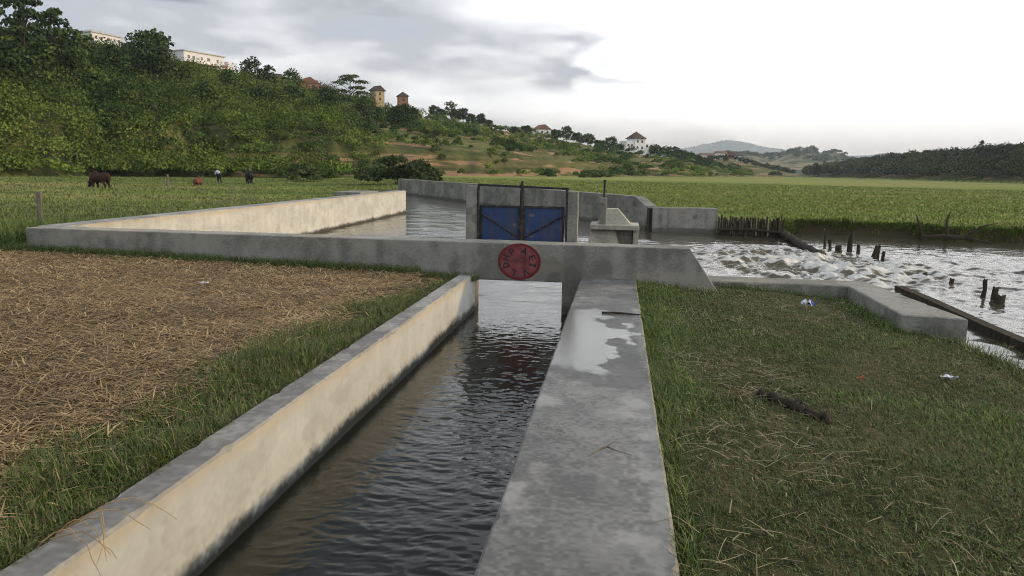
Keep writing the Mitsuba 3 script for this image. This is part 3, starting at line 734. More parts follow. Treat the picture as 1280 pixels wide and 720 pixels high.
pk = thing("drink_packet", "crushed white and blue packet lying on the grass by the low wall", "litter")
put("sleeve", crumpled(2.55, 10.85, 0.19, 0.12, 0.09, 2, 0.2, 0.0, 0.55), "paper_white", pk)
put("stripe", crumpled(2.55, 10.85, 0.19, 0.12, 0.09, 2, 0.2, 0.55, 1.0), "wrapper_blue", pk)
solo("paper_scrap", crumpled(2.95, 7.3, 0.14, 0.07, 0.02, 4, -0.2), "paper_white", "crumpled pale paper scrap in the grass near the river bank", "litter")
solo("plastic_scrap", crumpled(2.08, 6.88, 0.06, 0.035, 0.02, 5), "wrapper_orange", "tiny bright orange plastic scrap in the cut grass", "litter")
solo("paper_scrap", crumpled(-4.97, 9.1, 0.10, 0.05, 0.015, 6), "paper_white", "small white paper scrap lying on the straw ground", "litter")

# ------------------------------------------------------------------ grass and straw
def scatter(n, x0, x1, y0, y1, ok):
    x, y = rng.uniform(x0, x1, n), rng.uniform(y0, y1, n)
    m = ok(x, y) & (rng.random(n) < np.clip(7.0 / np.hypot(x, y), 0.25, 1) ** 1.0)
    return x[m], y[m]


def pal(n, *cols, w=None):
    i = rng.choice(len(cols), n, p=w)
    return np.array(cols)[i] * (0.75 + 0.5 * rng.random((n, 1)))


OLIVE, GREEN, LIME, DRY, DEAD = (0.085, 0.102, 0.030), (0.076, 0.125, 0.025), (0.14, 0.205, 0.038), (0.30, 0.235, 0.12), (0.14, 0.105, 0.055)


def grass(name, x, y, h, lean, colors, w=0.005, ez=0.0):
    n = len(x)
    P = np.c_[x, y, ground_z(x, y) - 0.012 + ez]
    return strips(P, h, w * (0.7 + 0.6 * rng.random(n)), rng.uniform(0, 2 * np.pi, n), np.radians(88 - lean * 35 * rng.random(n)), np.radians(70 - lean * 95 * rng.random(n)), colors)


def stuff(name, parts, bsdf, label, cat):
    Vs, Fs, Cs, k = [], [], [], 0
    for (v, f), c in parts:
        Vs.append(v), Fs.append(f + k), Cs.append(c)
        k += len(v)
    scene[numbered(name)] = mikit.ply((np.vstack(Vs), np.vstack(Fs)), bsdf, color=np.vstack(Cs))
    tag(name, label, cat, None, "stuff")


inplot = lambda x, y: (x > 0.31) & (x < np.minimum(0.55 * y + 1.3, 4.6)) & ~((y > 12.5) & (x > 1.4)) & ~((x > 3.44) & (y > 9.95)) & (y < np.where(x < 1.6, 11.62, 12.5))
# cut grass of the right-hand plot
x, y = scatter(330000, 0.3, 5.0, 1.6, 12.5, inplot)
pat = nf(x * 1.1, y * 1.1, 0, 3, 61)
lush = (1 - sm(0.45, 0.95, x)) * sm(4.0, 6.0, y) * 0.9
h = (0.03 + 0.05 * rng.random(len(x))) * (0.5 + 0.9 * pat) * (1 + 0.6 * lush)
col = pal(len(x), OLIVE, GREEN, DEAD, w=[0.42, 0.42, 0.16])
hot = rng.random(len(x)) < np.clip(1.6 * (pat - 0.45) + lush, 0, 0.75)
col[hot] = pal(hot.sum(), GREEN, LIME)
lawn = [grass("", x, y, h, 1.6, col)]
ring_d = lambda x, y: np.minimum(np.abs(x - 0.31), np.minimum(np.where(y > 9.8, np.abs(x - 3.42), 9), np.where(x < 1.6, np.abs(y - 11.62), np.abs(y - 12.5))))
x, y = scatter(150000, 0.3, 4.7, 1.6, 12.5, lambda x, y: inplot(x, y) & (ring_d(x, y) < 0.10 + 0.25 * (y > 9.8) * nf(x * 2, y * 2, 0, 2, 3)))
lawn.append(grass("", x, y, 0.07 + 0.10 * rng.random(len(x)), 0.9, pal(len(x), OLIVE, GREEN, LIME, w=[0.4, 0.45, 0.15])))
x, y = scatter(26000, 3.7, 5.6, 2.0, 10.2, lambda x, y: (x > 3.8) & ~WATER.contains(shapely.points(x, y)))
lawn.append(grass("", x, y, 0.08 + 0.12 * rng.random(len(x)), 1.0, pal(len(x), OLIVE, GREEN)))
stuff("lawn", lawn, "blade", "rough cut green grass of the plot beside the wide wall", "grass")
x, y = scatter(12000, 0.34, 5.0, 1.6, 12.0, lambda x, y: inplot(x, y) & (rng.random(len(x)) < np.clip(3.2 * (nf(x * 0.9 + 4, y * 0.9, 0, 3, 71) - 0.40), 0.02, 1)))
n = len(x)
stuff("dry_stalks", [strips(np.c_[x, y, ground_z(x, y) + 0.02 + 0.045 * rng.random(n)], 0.05 + 0.24 * rng.random(n) ** 2, 0.0035 + 0.003 * rng.random(n), rng.uniform(0, 6.28, n),
                            np.radians(rng.uniform(-8, 25, n)), np.radians(rng.uniform(-25, 8, n)), pal(n, (0.24, 0.19, 0.10), (0.32, 0.27, 0.155), DEAD, w=[.4, .2, .4]), 3)], "blade", "pale dry cut stalks lying over the green plot", "straw")

# straw field and the verge along the narrow wall
edge = lambda x, y: -2.88 + 0.55 * (nf(y * 0.8, x * 0.8, 0, 3, 81) - 0.5) + 0.45 * sm(8.5, 11, y)
lim = lambda x, y: (x > -0.95 * y - 1.5) & (y < 11.62)
x, y = scatter(260000, -12, -2.4, 1.5, 11.7, lambda x, y: lim(x, y) & (x < edge(x, y) + 0.22 * rng.normal(size=len(x))) & (rng.random(len(x)) > 1.1 * sm(11.0, 11.45, y + 0.3 * (nf(x, y, 0, 2, 1) - .5))))
n = len(x)
tone = nf(x * 0.8, y * 0.8, 0, 3, 85)[:, None]
sc = pal(n, (0.41, 0.285, 0.135), (0.29, 0.195, 0.09), (0.52, 0.39, 0.20), (0.11, 0.067, 0.032), w=[.34, .3, .12, .24]) * (0.55 + 0.9 * tone)
stuff("straw", [strips(np.c_[x, y, ground_z(x, y) + 0.035 * rng.random(n)], 0.06 + 0.18 * rng.random(n) ** 2, 0.005 + 0.006 * rng.random(n), rng.uniform(0, 6.28, n),
                       np.radians(rng.uniform(-6, 26, n)), np.radians(rng.uniform(-22, 10, n)), sc, 2)], "blade", "golden brown cut straw covering the ground left of the canal", "straw")
x, y = scatter(210000, -3.9, -2.29, 1.2, 11.62, lambda x, y: (x > edge(x, y) - 0.10 * rng.normal(size=len(x)) - 0.05) & (x < -2.19 - 0.20 * nf(y * 3, 0, 0, 3, 5)))
pat = nf(x * 1.8, y * 1.8, 0, 3, 91)
verge = [grass("", x, y, (0.06 + 0.13 * rng.random(len(x))) * (0.25 + 1.4 * pat ** 1.5) * 0.8, 1.35, pal(len(x), OLIVE, GREEN, LIME, DEAD, DRY, w=[.36, .34, .12, .12, .06]), 0.0055)]
x, y = scatter(75000, -12.5, -2.0, 10.9, 11.64, lambda x, y: (y > 11.62 - 0.36 * (0.4 + nf(x * 1.6, 0, 0, 3, 7))))
verge.append(grass("", x, y, 0.05 + 0.13 * rng.random(len(x)), 0.9, pal(len(x), OLIVE, GREEN, w=[.6, .4])))
x, y = scatter(14000, -9, -3, 1.8, 11.3, lambda x, y: lim(x, y) & (nf(x * 0.7, y * 0.7, 0, 3, 95) > 0.56))
verge.append(grass("", x, y, 0.03 + 0.04 * rng.random(len(x)), 1.0, pal(len(x), OLIVE, GREEN)))
stuff("verge_grass", verge, "blade", "long green grass along the narrow wall and the foot of the cross wall", "grass")

# meadow blades beyond the works
def meadow(n, rmin, rmax, a0, a1, ok, hh, cols, w, width):
    r = rmin * (rmax / rmin) ** rng.random(n)
    a = np.radians(rng.uniform(a0, a1, n))
    x, y = r * np.sin(a), r * np.cos(a)
    p = shapely.points(x, y)
    m = ~WATER.buffer(0.12).contains(p) & ok(x, y)
    x, y, r = x[m], y[m], r[m]
    pat = nf(x * 0.35, y * 0.35, 0, 3, 101)
    c = pal(len(x), *cols, w=w) * (0.72 + 0.56 * pat[:, None])
    P = np.c_[x, y, ground_z(x, y) - 0.03]
    return strips(P, hh * (0.5 + 0.9 * rng.random(len(x))) * (0.6 + 0.8 * pat), width * np.maximum(1, r / 25), rng.uniform(0, 6.28, len(x)), np.radians(rng.uniform(65, 88, len(x))), np.radians(rng.uniform(10, 75, len(x))), c)


RICE = ((0.145, 0.19, 0.034), (0.205, 0.25, 0.05), (0.26, 0.245, 0.085), (0.15, 0.115, 0.06))
right_field = meadow(150000, 28, 130, -20, 34, lambda x, y: (y > 28.7) | (x > 14), 0.115, RICE, [.30, .42, .22, .06], 0.03)
b = np.array([SOFT[1].interpolate(s).coords[0] for s in rng.uniform(0, SOFT[1].length, 16000)]) + np.c_[0.1 * rng.normal(size=16000), 0.05 + 0.5 * rng.random(16000) ** 2]
mb = ~WATER.contains(shapely.points(b))
b = b[mb]
bank = strips(np.c_[b, ground_z(b[:, 0], b[:, 1] + 0.25) - 0.12], 0.08 + 0.30 * rng.random(len(b)) * (0.3 + 1.2 * nf(b[:, 0] * 1.3, b[:, 1], 0, 2, 8)), 0.025, rng.uniform(3.6, 5.8, len(b)), np.radians(80), np.radians(rng.uniform(-60, 40, len(b))), pal(len(b), GREEN, OLIVE, RICE[0]))
stuff("rice_crop", [right_field, bank], "blade", "bright green rice crop filling the plain beyond the river", "crop")
LEFTG = ((0.07, 0.10, 0.03), (0.105, 0.135, 0.042), (0.17, 0.155, 0.075))
lf = meadow(130000, 13, 125, -62, -14, lambda x, y: (y > 12.3) & (x < -9.9 - 0.02 * (y - 12)), 0.13, LEFTG, [.4, .42, .18], 0.02)
nr = meadow(30000, 12, 18, -62, -36, lambda x, y: (x < -9.7), 0.40, (LIME, GREEN, LEFTG[1]), [.3, .4, .3], 0.012)
stuff("meadow_grass", [lf, nr], "blade", "rank green pasture grass beyond the cross wall", "grass")

# dry weed hanging over the narrow wall
g_ = np.random.default_rng(5)
wd = []
for q_ in range(7):
    y0, t_ = 2.98 + 0.11 * g_.normal(), np.linspace(0, 1, 9)
    L_, drop, dy = 0.20 + 0.12 * g_.random(), 0.02 + 0.25 * g_.random() ** 2, 0.30 * g_.normal()
    wd.append(tube(np.c_[-2.27 + L_ * 1.15 * t_ ** 0.9, y0 + dy * t_ ** 2 + 0.01 * g_.normal(size=9), 0.004 + 0.16 * np.sin(2.2 * t_) * (0.4 + 0.6 * g_.random()) * (1 - t_ * 0.4) - drop * t_ ** 3], 0.0036 * (1 - 0.65 * t_), 5))
wd = join(*wd)
scene["straw_stem"] = {"type": "twosided", "bsdf": {"type": "diffuse", "reflectance": rgb(0.36, 0.26, 0.13)}}
solo("dry_weed", wd, "straw_stem", "dry brown weed stems hanging over the narrow plastered wall", "weed")

# ------------------------------------------------------------------ trees and shrubs
ORD = 'first second third fourth fifth sixth seventh eighth ninth tenth eleventh twelfth thirteenth fourteenth fifteenth sixteenth seventeenth eighteenth'.split()

def polar(px, r):
    a = math.radians(-7.394) + math.atan((px - 640) / 1000)
    return r * math.sin(a), r * math.cos(a)


def tree(name, label, x, y, H, Wd, style, col, group=None, per=900, leaf=0.32, sink=0.4):
    z = gz(x, y) - sink
    k = thing(name, label, "bush" if "bush" in name or "shrub" in name else "tree", group)
    g = rng
    col = np.array(col)
    if style == "bush":
        L = max(8, int(15 * min(2.4, Wd / 5)))
        a, q = g.uniform(0, 6.28, L), np.sqrt(g.random(L)) * 0.38 * Wd
        R = (0.17 + 0.08 * g.random(L)) * min(Wd, H * 1.5)
        topz = H * (1 - 0.55 * (q / (0.38 * Wd)) ** 2)
        c = np.c_[x + q * np.cos(a), y + q * np.sin(a), z + np.maximum(R * 0.35, (topz - R) * (0.25 + 0.75 * g.random(L) ** 0.6))]
        stems = [tube([(x, y, z - 0.3), (x * 0.5 + p[0] * 0.5, y * 0.5 + p[1] * 0.5, z + 0.3 * H), tuple(p)], [0.05 * H / 3, 0.035 * H / 3, 0.01], 5) for p in c[:6]]
        put("trunk", join(*stems), "bark", k)
        flat = 0.85
    else:
        h0 = {"round": 0.28, "loose": 0.16, "layered": 0.40}[style]
        L = {"round": 16, "loose": 17, "layered": 9}[style]
        a = np.arange(L) * 2.4 + g.random(L)
        t = (np.arange(L) + 0.5) / L
        if style == "round":
            q = np.sqrt(1 - (1.7 * t - 0.75) ** 2 / 1.1) * 0.34 * Wd * (0.45 + 0.6 * g.random(L))
        elif style == "loose":
            q = (0.42 - 0.30 * t) * Wd * (0.5 + 0.6 * g.random(L))
        else:
            q = (0.40 - 0.33 * t ** 2) * Wd * (0.4 + 0.7 * g.random(L))
        c = np.c_[x + q * np.cos(a), y + q * np.sin(a), z + H * (h0 + (0.93 - h0) * t)]
        R = {"round": 0.20, "loose": 0.17, "layered": 0.19}[style] * Wd * (0.8 + 0.5 * g.random(L))
        flat = {"round": 0.85, "loose": 0.75, "layered": 0.38}[style]
        bend = 0.04 * H * g.normal(size=2)
        tp = lambda s: np.array([x + bend[0] * s * s, y + bend[1] * s * s, z + H * 0.86 * s])
        tr = [tube([tp(s) for s in (-0.03, 0.03, 0.2, 0.4, 0.6, 0.8, 1)], 0.022 * H * np.array([1.5, 1.1, 0.9, 0.75, 0.55, 0.35, 0.12]), 8)]
        for p in c:
            s0 = max(0.18, (p[2] - z) / (0.86 * H) - 0.22)
            b0 = tp(min(s0, 0.95))
            tr.append(tube([b0, b0 * 0.45 + p * 0.55 + [0, 0, 0.03 * H], p], 0.008 * H * np.array([1, 0.7, 0.3]), 5))
        put("trunk", join(*tr), "bark", k, smooth=50)
    m, cc = clumps(c, R, col[None] * (0.7 + 0.6 * g.random((len(c), 1))), max(6, int(per / len(c))), leaf, flat)
    put("crown", m, "leafage", k, color=cc)
    return k


PINE, DARK, MID, PALE, YELLOW_GREEN = (0.052, 0.080, 0.030), (0.048, 0.076, 0.025), (0.075, 0.112, 0.030), (0.085, 0.115, 0.040), (0.125, 0.165, 0.038)  # foliage colours; the last is the yellow-green leaf tone of the scrub
at = lambda px, r: polar(px, r)
for px, r, H, Wd, st, c, lab, per in [
        (45, 150, 17.5, 9.5, "loose", PINE, "tallest loose crowned tree at the top of the wooded slope", 1900),
        (8, 160, 14.5, 10, "loose", PINE, "tall spreading tree at the picture's edge on the wooded slope", 1500),
        (78, 158, 13.5, 9, "loose", DARK, "tall tree with two dark tufts beside the tallest one", 1500),
        (104, 175, 9.5, 8, "round", MID, "mid green tree just before the first white building", 1300),
        (198, 190, 12.0, 12, "round", DARK, "big round dark tree between the two white buildings", 2600),
        (438, 285, 12.0, 13, "layered", PALE, "flat topped airy tree standing alone on the ridge", 1300),
        (502, 238, 6.0, 12, "round", DARK, "broad dark tree below the second small tower house", 1600),
        (318, 262, 9.0, 9, "round", DARK, "dark ridge tree just after the long white building", 1000),
        (338, 268, 8.5, 8, "loose", DARK, "thin dark ridge tree next to the half hidden pale house", 800),
        (366, 275, 8.0, 9, "round", MID, "leafy ridge tree before the small clay house", 900)]:
    tree("hillside_tree", lab, *at(px, r), H, Wd, st, c, None, per, 0.36)
for i, (px, r, H, Wd) in enumerate([(540, 335, 6, 6), (549, 338, 5, 6), (561, 340, 8.5, 6.5), (569, 342, 5.5, 6), (576, 344, 6.5, 5), (586, 347, 4.5, 5), (598, 350, 5, 5), (608, 351, 3.5, 4)]):
    tree("ridge_tree", f"{ORD[i]} small dark tree down the bare ridge, counting from the brick tower house", *at(px, r), H, Wd, "round", DARK, "row of small ridge trees", 380, 0.45)
for i, (px, r, H, Wd) in enumerate([(640, 350, 3, 5), (655, 372, 4, 7), (690, 392, 4.5, 8), (704, 398, 7.5, 7), (716, 402, 5, 7), (730, 404, 5.5, 9), (744, 412, 4, 7), (758, 420, 6, 8), (768, 410, 3, 7), (806, 446, 5, 8), (815, 444, 6.5, 8), (826, 456, 6.5, 9), (836, 458, 7, 9), (846, 462, 6, 9), (856, 466, 5, 9), (866, 470, 4.5, 9), (878, 474, 4, 10), (888, 480, 3.5, 9)]):
    tree("terrace_tree", f"{ORD[i]} dark bushy tree along the terraced ridge, counting from the low pale house", *at(px, r), H, Wd, "round", DARK, "bushy trees on the terraced ridge", 420, 0.55)
for px, r, H, Wd, c, lab in [
        (498, 81, 3.5, 10.2, (0.062, 0.082, 0.036), "large soft dark willow bush on the plain near the far wall's end"),
        (376, 104, 3.2, 4.6, PALE, "pale loose bush on the plain beside the black cow"),
        (396, 112, 3.6, 4.5, MID, "taller mid green bush next to the pale loose bush"),
        (398, 165, 3.6, 6.0, DARK, "single dark round bush on the open grassy slope"),
        (742, 185, 2.6, 9.0, PALE, "wide greyish bush on the plain beyond the far wall"),
        (681, 196, 2.4, 4.5, MID, "small green bush on the plain left of the greyish one"),
        (835, 330, 5.5, 12, MID, "wide bush at the foot of the terraces towards the plain"),
        (963, 560, 4.5, 10, DARK, "small dark bush alone on the plain before the distant hills"),
        (905, 540, 6, 26, MID, "long low thicket bush on the plain below the village")]:
    tree("plain_bush", lab, *at(px, r), H, Wd, "bush", c, None, int(1000 + 420 * Wd) if r < 130 else int(700 + 60 * Wd), 0.17 if r < 130 else 0.34, 0.2)

for px, r, H, Wd, st in [(20, 140, 7, 6, "round"), (60, 148, 8, 6.5, "round"), (95, 160, 7, 7, "round"), (128, 150, 6, 6, "loose"), (150, 185, 7.5, 7, "round"), (168, 205, 8, 7, "loose"), (232, 200, 7, 7, "round"), (262, 178, 6, 6, "round"), (290, 215, 7, 7, "loose"), (330, 190, 5.5, 6, "round"), (372, 215, 6.5, 7, "round"), (410, 235, 6, 7, "round"), (455, 250, 6, 7, "round"), (470, 225, 5, 6, "loose")]:
    tree("slope_tree", "tree rising out of the scrub half way up the wooded slope", *at(px, r), H, Wd, st, DARK if rng.random() < 0.6 else MID, "trees rising out of the slope's scrub", 800, 0.33)

# scrub that clothes the wooded slope, one mass
n = 13500
a = np.where(rng.random(n) < 0.8, rng.uniform(-50, -12, n), rng.uniform(-12, 9, n))
rb, rr2 = np.interp(a, HD, HB), np.interp(a, HD, HR)
s = rng.random(n) * 1.21 - 0.08
r = rb + s * (rr2 - rb)
ar = np.radians(a)
x, y = r * np.sin(ar), r * np.cos(ar)
dens = 1 - 0.5 * sm(-24, -15, a + 8 * (nf(x * 0.02, y * 0.02, 0, 2, 3) - 0.5))
open_ = nf(x * 0.05, y * 0.05, 0, 3, 111)
keep = (rng.random(n) < dens * np.where(a < -20, 1.15 - 0.72 * sm(0.52, 0.64, nf(x * 0.075 + 3, y * 0.075, 0, 3, 117)), (0.14 + 0.9 * sm(0.42, 0.56, open_))) * np.clip(r / 230, 0.75, 1)) & ~((a > -17.5) & (a < -9) & (s < 0.34) & (rng.random(n) < 0.6))
x, y, r, a, s = x[keep], y[keep], r[keep], a[keep], s[keep]
n = len(x)
z = ground_z(x, y)
tall = nf(x * 0.06, y * 0.06, 0, 3, 115)
R = (0.8 + 0.9 * rng.random(n) + 1.9 * rng.random(n) ** 5) * (0.65 + 1.0 * tall) * (1 + 0.25 * (r > 250)) * (1 - 0.35 * sm(-22, -14, a))
tint = nf(x * 0.045, y * 0.045, 0, 3, 119)[:, None]
base = np.array(DARK) * (1 - sm(0.35, 0.65, tint)) + np.array(YELLOW_GREEN) * sm(0.35, 0.65, tint)
base = base * np.array([1.2, 1.26, 1.12]) * (0.5 + 1.0 * rng.random((n, 1)) ** 1.2) * np.where(R > 2.4, 0.7, 1.0)[:, None]
base = base + (rng.random((n, 1)) < 0.06) * np.array([0.05, 0.035, 0.015])
yel = rng.random(n) < 0.08
base[yel] = np.array((0.17, 0.21, 0.045)) * (0.7 + 0.5 * rng.random((yel.sum(), 1)))
C3 = np.c_[x, y, z + R * 0.55]
stuff("hillside_scrub", [clumps(C3, R, base, 110, 0.12 + 0.0005 * r, 0.85)], "leafage", "dense green scrub clothing the wooded slope", "scrub")

# forest on the low hill across the plain
n = 5200
a = rng.uniform(12.4, 40, n)
fb = np.interp(a, FD, FB)
s = rng.random(n)
r = fb * (1.0 + s * 0.42)
ar = np.radians(a)
x, y = r * np.sin(ar), r * np.cos(ar)
z = ground_z(x, y)
R = (1.6 + 1.6 * rng.random(n)) * np.clip(r / 380, 0.8, 1.5) * np.interp(a, [12.4, 13.4, 16], [0.7, 0.9, 1])
tint = nf(x * 0.03, y * 0.03, 0, 3, 121)[:, None]
base = np.array((0.032, 0.044, 0.022)) * (1 - tint) + np.array((0.085, 0.088, 0.045)) * tint
C3 = np.c_[x, y, z + R * (0.6 + 0.9 * rng.random(n))]
stuff("hill_forest", [clumps(C3, R, base * (0.6 + 0.8 * rng.random((n, 1))), 40, 0.00135 * r, 0.95)], "leafage", "dense dark forest covering the low hill across the plain", "forest")
for i, px in enumerate([1100, 1108, 1118, 1125, 1130, 1140, 1150, 1156, 1163, 1172, 1180, 1188, 1197, 1206, 1247, 1260]):
    a = math.radians(-7.394) + math.atan((px - 640) / 1000)
    r = float(np.interp(math.degrees(a), FD, FB)) * (1.30 + 0.05 * rng.random())
    tree("crest_tree", f"{ORD[i]} small tree of the ragged forest crest, counting from the forest's low tip", *at(px, r), 5.5 + 2.5 * rng.random(), 4.5, "round", (0.035, 0.045, 0.022), "trees along the forest crest", 220, 0.5)
tree("crest_tree", "tall slender tree sticking up alone from the forest crest", *at(1213, 405), 13.5, 5, "loose", (0.035, 0.042, 0.024), None, 320, 0.45)
tree("crest_tree", "bushy tree beside the tall slender one on the crest", *at(1226, 405), 9, 7, "round", (0.035, 0.042, 0.024), None, 420, 0.45)
tree("crest_tree", "twin trunked taller tree at the forest's low tip", *at(1012, 600), 10, 8, "loose", (0.03, 0.038, 0.022), None, 420, 0.6)
tree("crest_tree", "single small tree above the crest past the slender one", *at(1238, 405), 8.5, 4, "round", (0.035, 0.042, 0.024), None, 260, 0.45)

# tree-dotted slopes of the middle distance
n = 1500
a = rng.uniform(2.5, 17, n)
r = np.where(rng.random(n) < 0.4, rng.uniform(640, 1000, n), rng.uniform(1250, 2050, n))
ar = np.radians(a)
x, y = r * np.sin(ar), r * np.cos(ar)
keep = (relief(x, y) > 2) & (nf(x * 0.008, y * 0.005, 0, 3, 131) > 0.47)
x, y, r = x[keep], y[keep], r[keep]
R = (2.0 + 3.0 * rng.random(len(x))) * np.clip(r / 1500, 0.7, 1.3)
stuff("distant_woods", [clumps(np.c_[x, y, relief(x, y) + R * 0.5], R, np.array([[0.035, 0.045, 0.022]]) * (0.6 + 0.8 * rng.random((len(x), 1))), 26, 0.0013 * r)], "leafage", "scattered far trees dotting the distant hills", "woods")

# ------------------------------------------------------------------ houses
def house(name, label, px, r, w, d, h, turn, roof, rh, wallm, roofm, wins, cat="house", lift=0.0, group=None, door=True, over=0.35):
    x, y = polar(px, r)
    z = gz(x, y) + lift
    k = thing(name, label, cat, group)
    a = math.atan2(x, y)
    M = trimesh.transformations.translation_matrix((x, y, z)) @ trimesh.transformations.rotation_matrix(-a + math.radians(turn), (0, 0, 1))
    tr = lambda m: m.copy().apply_transform(M)
    put("wall", tr(box(-w / 2, w / 2, -d / 2, d / 2, -4, h, 0.03)), wallm, k)
    W2, D2 = w / 2 + over, d / 2 + over
    if roof == "hip":
        q = max(0.0, W2 - D2)
        rm = hullpts([(sx * W2, sy * D2, h + zz) for sx in (-1, 1) for sy in (-1, 1) for zz in (0.01, 0.15)] + [(-q, 0, h + rh), (q, 0, h + rh)])
    elif roof == "gable":
        rm = hullpts([(sx * W2, sy * D2, h + zz) for sx in (-1, 1) for sy in (-1, 1) for zz in (0.01, 0.15)] + [(-W2, 0, h + rh), (W2, 0, h + rh)])
    elif roof == "gable_front":
        rm = hullpts([(sx * W2, sy * D2, h + zz) for sx in (-1, 1) for sy in (-1, 1) for zz in (0.01, 0.15)] + [(0, -D2, h + rh), (0, D2, h + rh)])
    else:
        rm = box(-W2, W2, -D2, D2, h + 0.01, h + rh, 0.03)
    put("roof", tr(rm), roofm, k)
    for wx, wz, ww, wh in wins:
        put("window", tr(box(wx - ww / 2, wx + ww / 2, -d / 2 - 0.06, -d / 2 + 0.02, wz - wh / 2, wz + wh / 2, 0.01)), "window_dark", k)
    return k, tr


row = lambda n, w, z, ww=0.9, wh=1.1: [(-w / 2 + w * (i + 0.5) / n, z, ww, wh) for i in range(n)]
house("white_building", "long white building on the hilltop beside the tall dark trees", 134, 243, 10.0, 6, 3.4, 44, "hip", 1.3, "whitewash", "roof_metal", [(-3.6, 2.3, 0.6, 0.8), (-1.9, 2.3, 0.6, 0.8), (0.4, 2.3, 0.9, 0.8), (2.4, 2.3, 0.6, 0.8), (3.9, 2.3, 0.6, 0.8)], "building", 3.3)
k, tr = house("white_building", "white terraced building with a coral annex, past the round dark tree", 251, 286, 16.5, 8, 6.6, 42, "flat", 0.35, "whitewash", "roof_metal", [(-6.3, 5, 0.9, 1), (-4.4, 5, 0.9, 1), (-1.2, 5.1, 0.7, 0.8), (1.6, 5, 1.2, 1), (5.4, 5, 0.8, 1)] + row(5, 13, 1.9, 1.1), "building", 2.1)
put("balcony", tr(box(-7.4, 5.5, -5.2, -4.05, 3.1, 3.35, 0.02)), "ochre_wall", k)
put("side_block", tr(box(9.2, 12.2, -4.5, 2, -4, 5.4, 0.03)), "whitewash", k)
put("annex", tr(box(7.28, 9.18, -4.0, 2, -4, 4.0, 0.03)), "coral_wall", k)
house("clay_house", "half hidden pale house under trees on the ridge", 343, 283, 5.5, 5, 3.0, 15, "gable", 1.6, "ochre_wall", "roof_dark", row(2, 5, 1.8), lift=0.9)
house("clay_house", "small clay gabled house on the ridge before the flat topped tree", 386, 296, 6.5, 5, 2.6, 20, "gable_front", 2.2, "brick_clay", "roof_tile", row(2, 5, 1.6), lift=1.3)
house("clay_house", "low brown shed roof next to the clay gabled house", 401, 299, 6.0, 5, 2.0, 10, "gable", 1.1, "brick_clay", "roof_dark", row(2, 5, 1.2), lift=0.9)
house("tower_house", "square ochre tower house, nearer the flat topped tree", 471, 318, 4.0, 4.0, 4.2, 32, "gable_front", 2.0, "ochre_wall", "roof_dark", [(0, 3.1, 0.8, 1.0), (0, 1.2, 0.8, 1.0)], lift=2.4, over=0.45)
house("tower_house", "square brick tower house with a dark window, further down the ridge", 502, 326, 3.7, 3.7, 4.6, 10, "hip", 1.9, "brick_clay", "roof_dark", [(0, 3.2, 0.9, 1.0), (0, 1.2, 0.8, 1.0)], lift=2.4, over=0.45)
house("ridge_house", "small white gabled house with a red roof on the bare ridge", 673, 388, 6.5, 6, 3.0, 28, "gable_front", 2.4, "whitewash", "roof_tile", [(-1.4, 1.7, 1, 1.2), (1.4, 1.7, 1, 1.2)], lift=0.8)
house("ridge_house", "low pale house left of the red roofed one on the ridge", 643, 378, 7.0, 5, 2.0, 10, "gable", 1.4, "whitewash", "roof_metal", row(2, 5, 1.2, 0.7, 0.8), lift=0.1)
k, tr = house("villa", "white villa with a dark pyramid roof at the ridge's low end", 789, 442, 7.0, 7.0, 6.6, 38, "hip", 4.0, "whitewash", "roof_dark", row(2, 6, 5.2, 1.1, 1.3) + row(2, 6, 2.0, 1.1, 1.3), lift=0.8, over=0.7)
put("wing", tr(box(-8.6, -3.52, -3, 3, -4, 5.4, 0.03)), "whitewash", k)
put("wing", tr(box(3.52, 10.2, -3, 3, -4, 4.4, 0.03)), "whitewash", k)
for wx in (-7.2, -5.0, 5.2, 8.0):
    put("window", tr(box(wx - 0.6, wx + 0.6, -3.07, -2.98, 2.4, 3.7, 0.01)), "window_dark", k)
for px, r, w, wm, rmm, lab in [(873, 690, 8, "whitewash", "roof_tile", "first pale house of the far village on the low rise"), (884, 700, 9, "brick_clay", "roof_tile", "brick house in the middle of the far village"),
                               (893, 690, 8, "whitewash", "roof_tile", "brightest white house of the far village"), (900, 710, 12, "ochre_wall", "roof_tile", "long ochre house of the far village"), (908, 700, 7, "brick_clay", "roof_dark", "last small house at the far village's low end"), (916, 690, 7, "whitewash", "roof_dark", "lone pale house below the far village")]:
    house("village_house", lab, px, r, w * 0.85, 6, 3.8, 15, "gable", 1.9, wm, rmm, row(3, w * 0.85 - 1, 2.1, 0.9, 1.2), lift=0.3, group="houses of the far village")

# ------------------------------------------------------------------ cattle and people
def flesh(bones, edge=0.05, it=8):
    ms = []
    for (p, a), (q, b) in bones:
        sp = [m3.Manifold.sphere(r, 18).translate(c) for c, r in ((p, a), (q, b))]
        ms.append(m3.Manifold.batch_hull(sp))
    m = man(m3.Manifold.batch_boolean(ms, m3.OpType.Add).refine_to_length(edge))
    m.merge_vertices()
    trimesh.smoothing.filter_taubin(m, iterations=it)
    return m


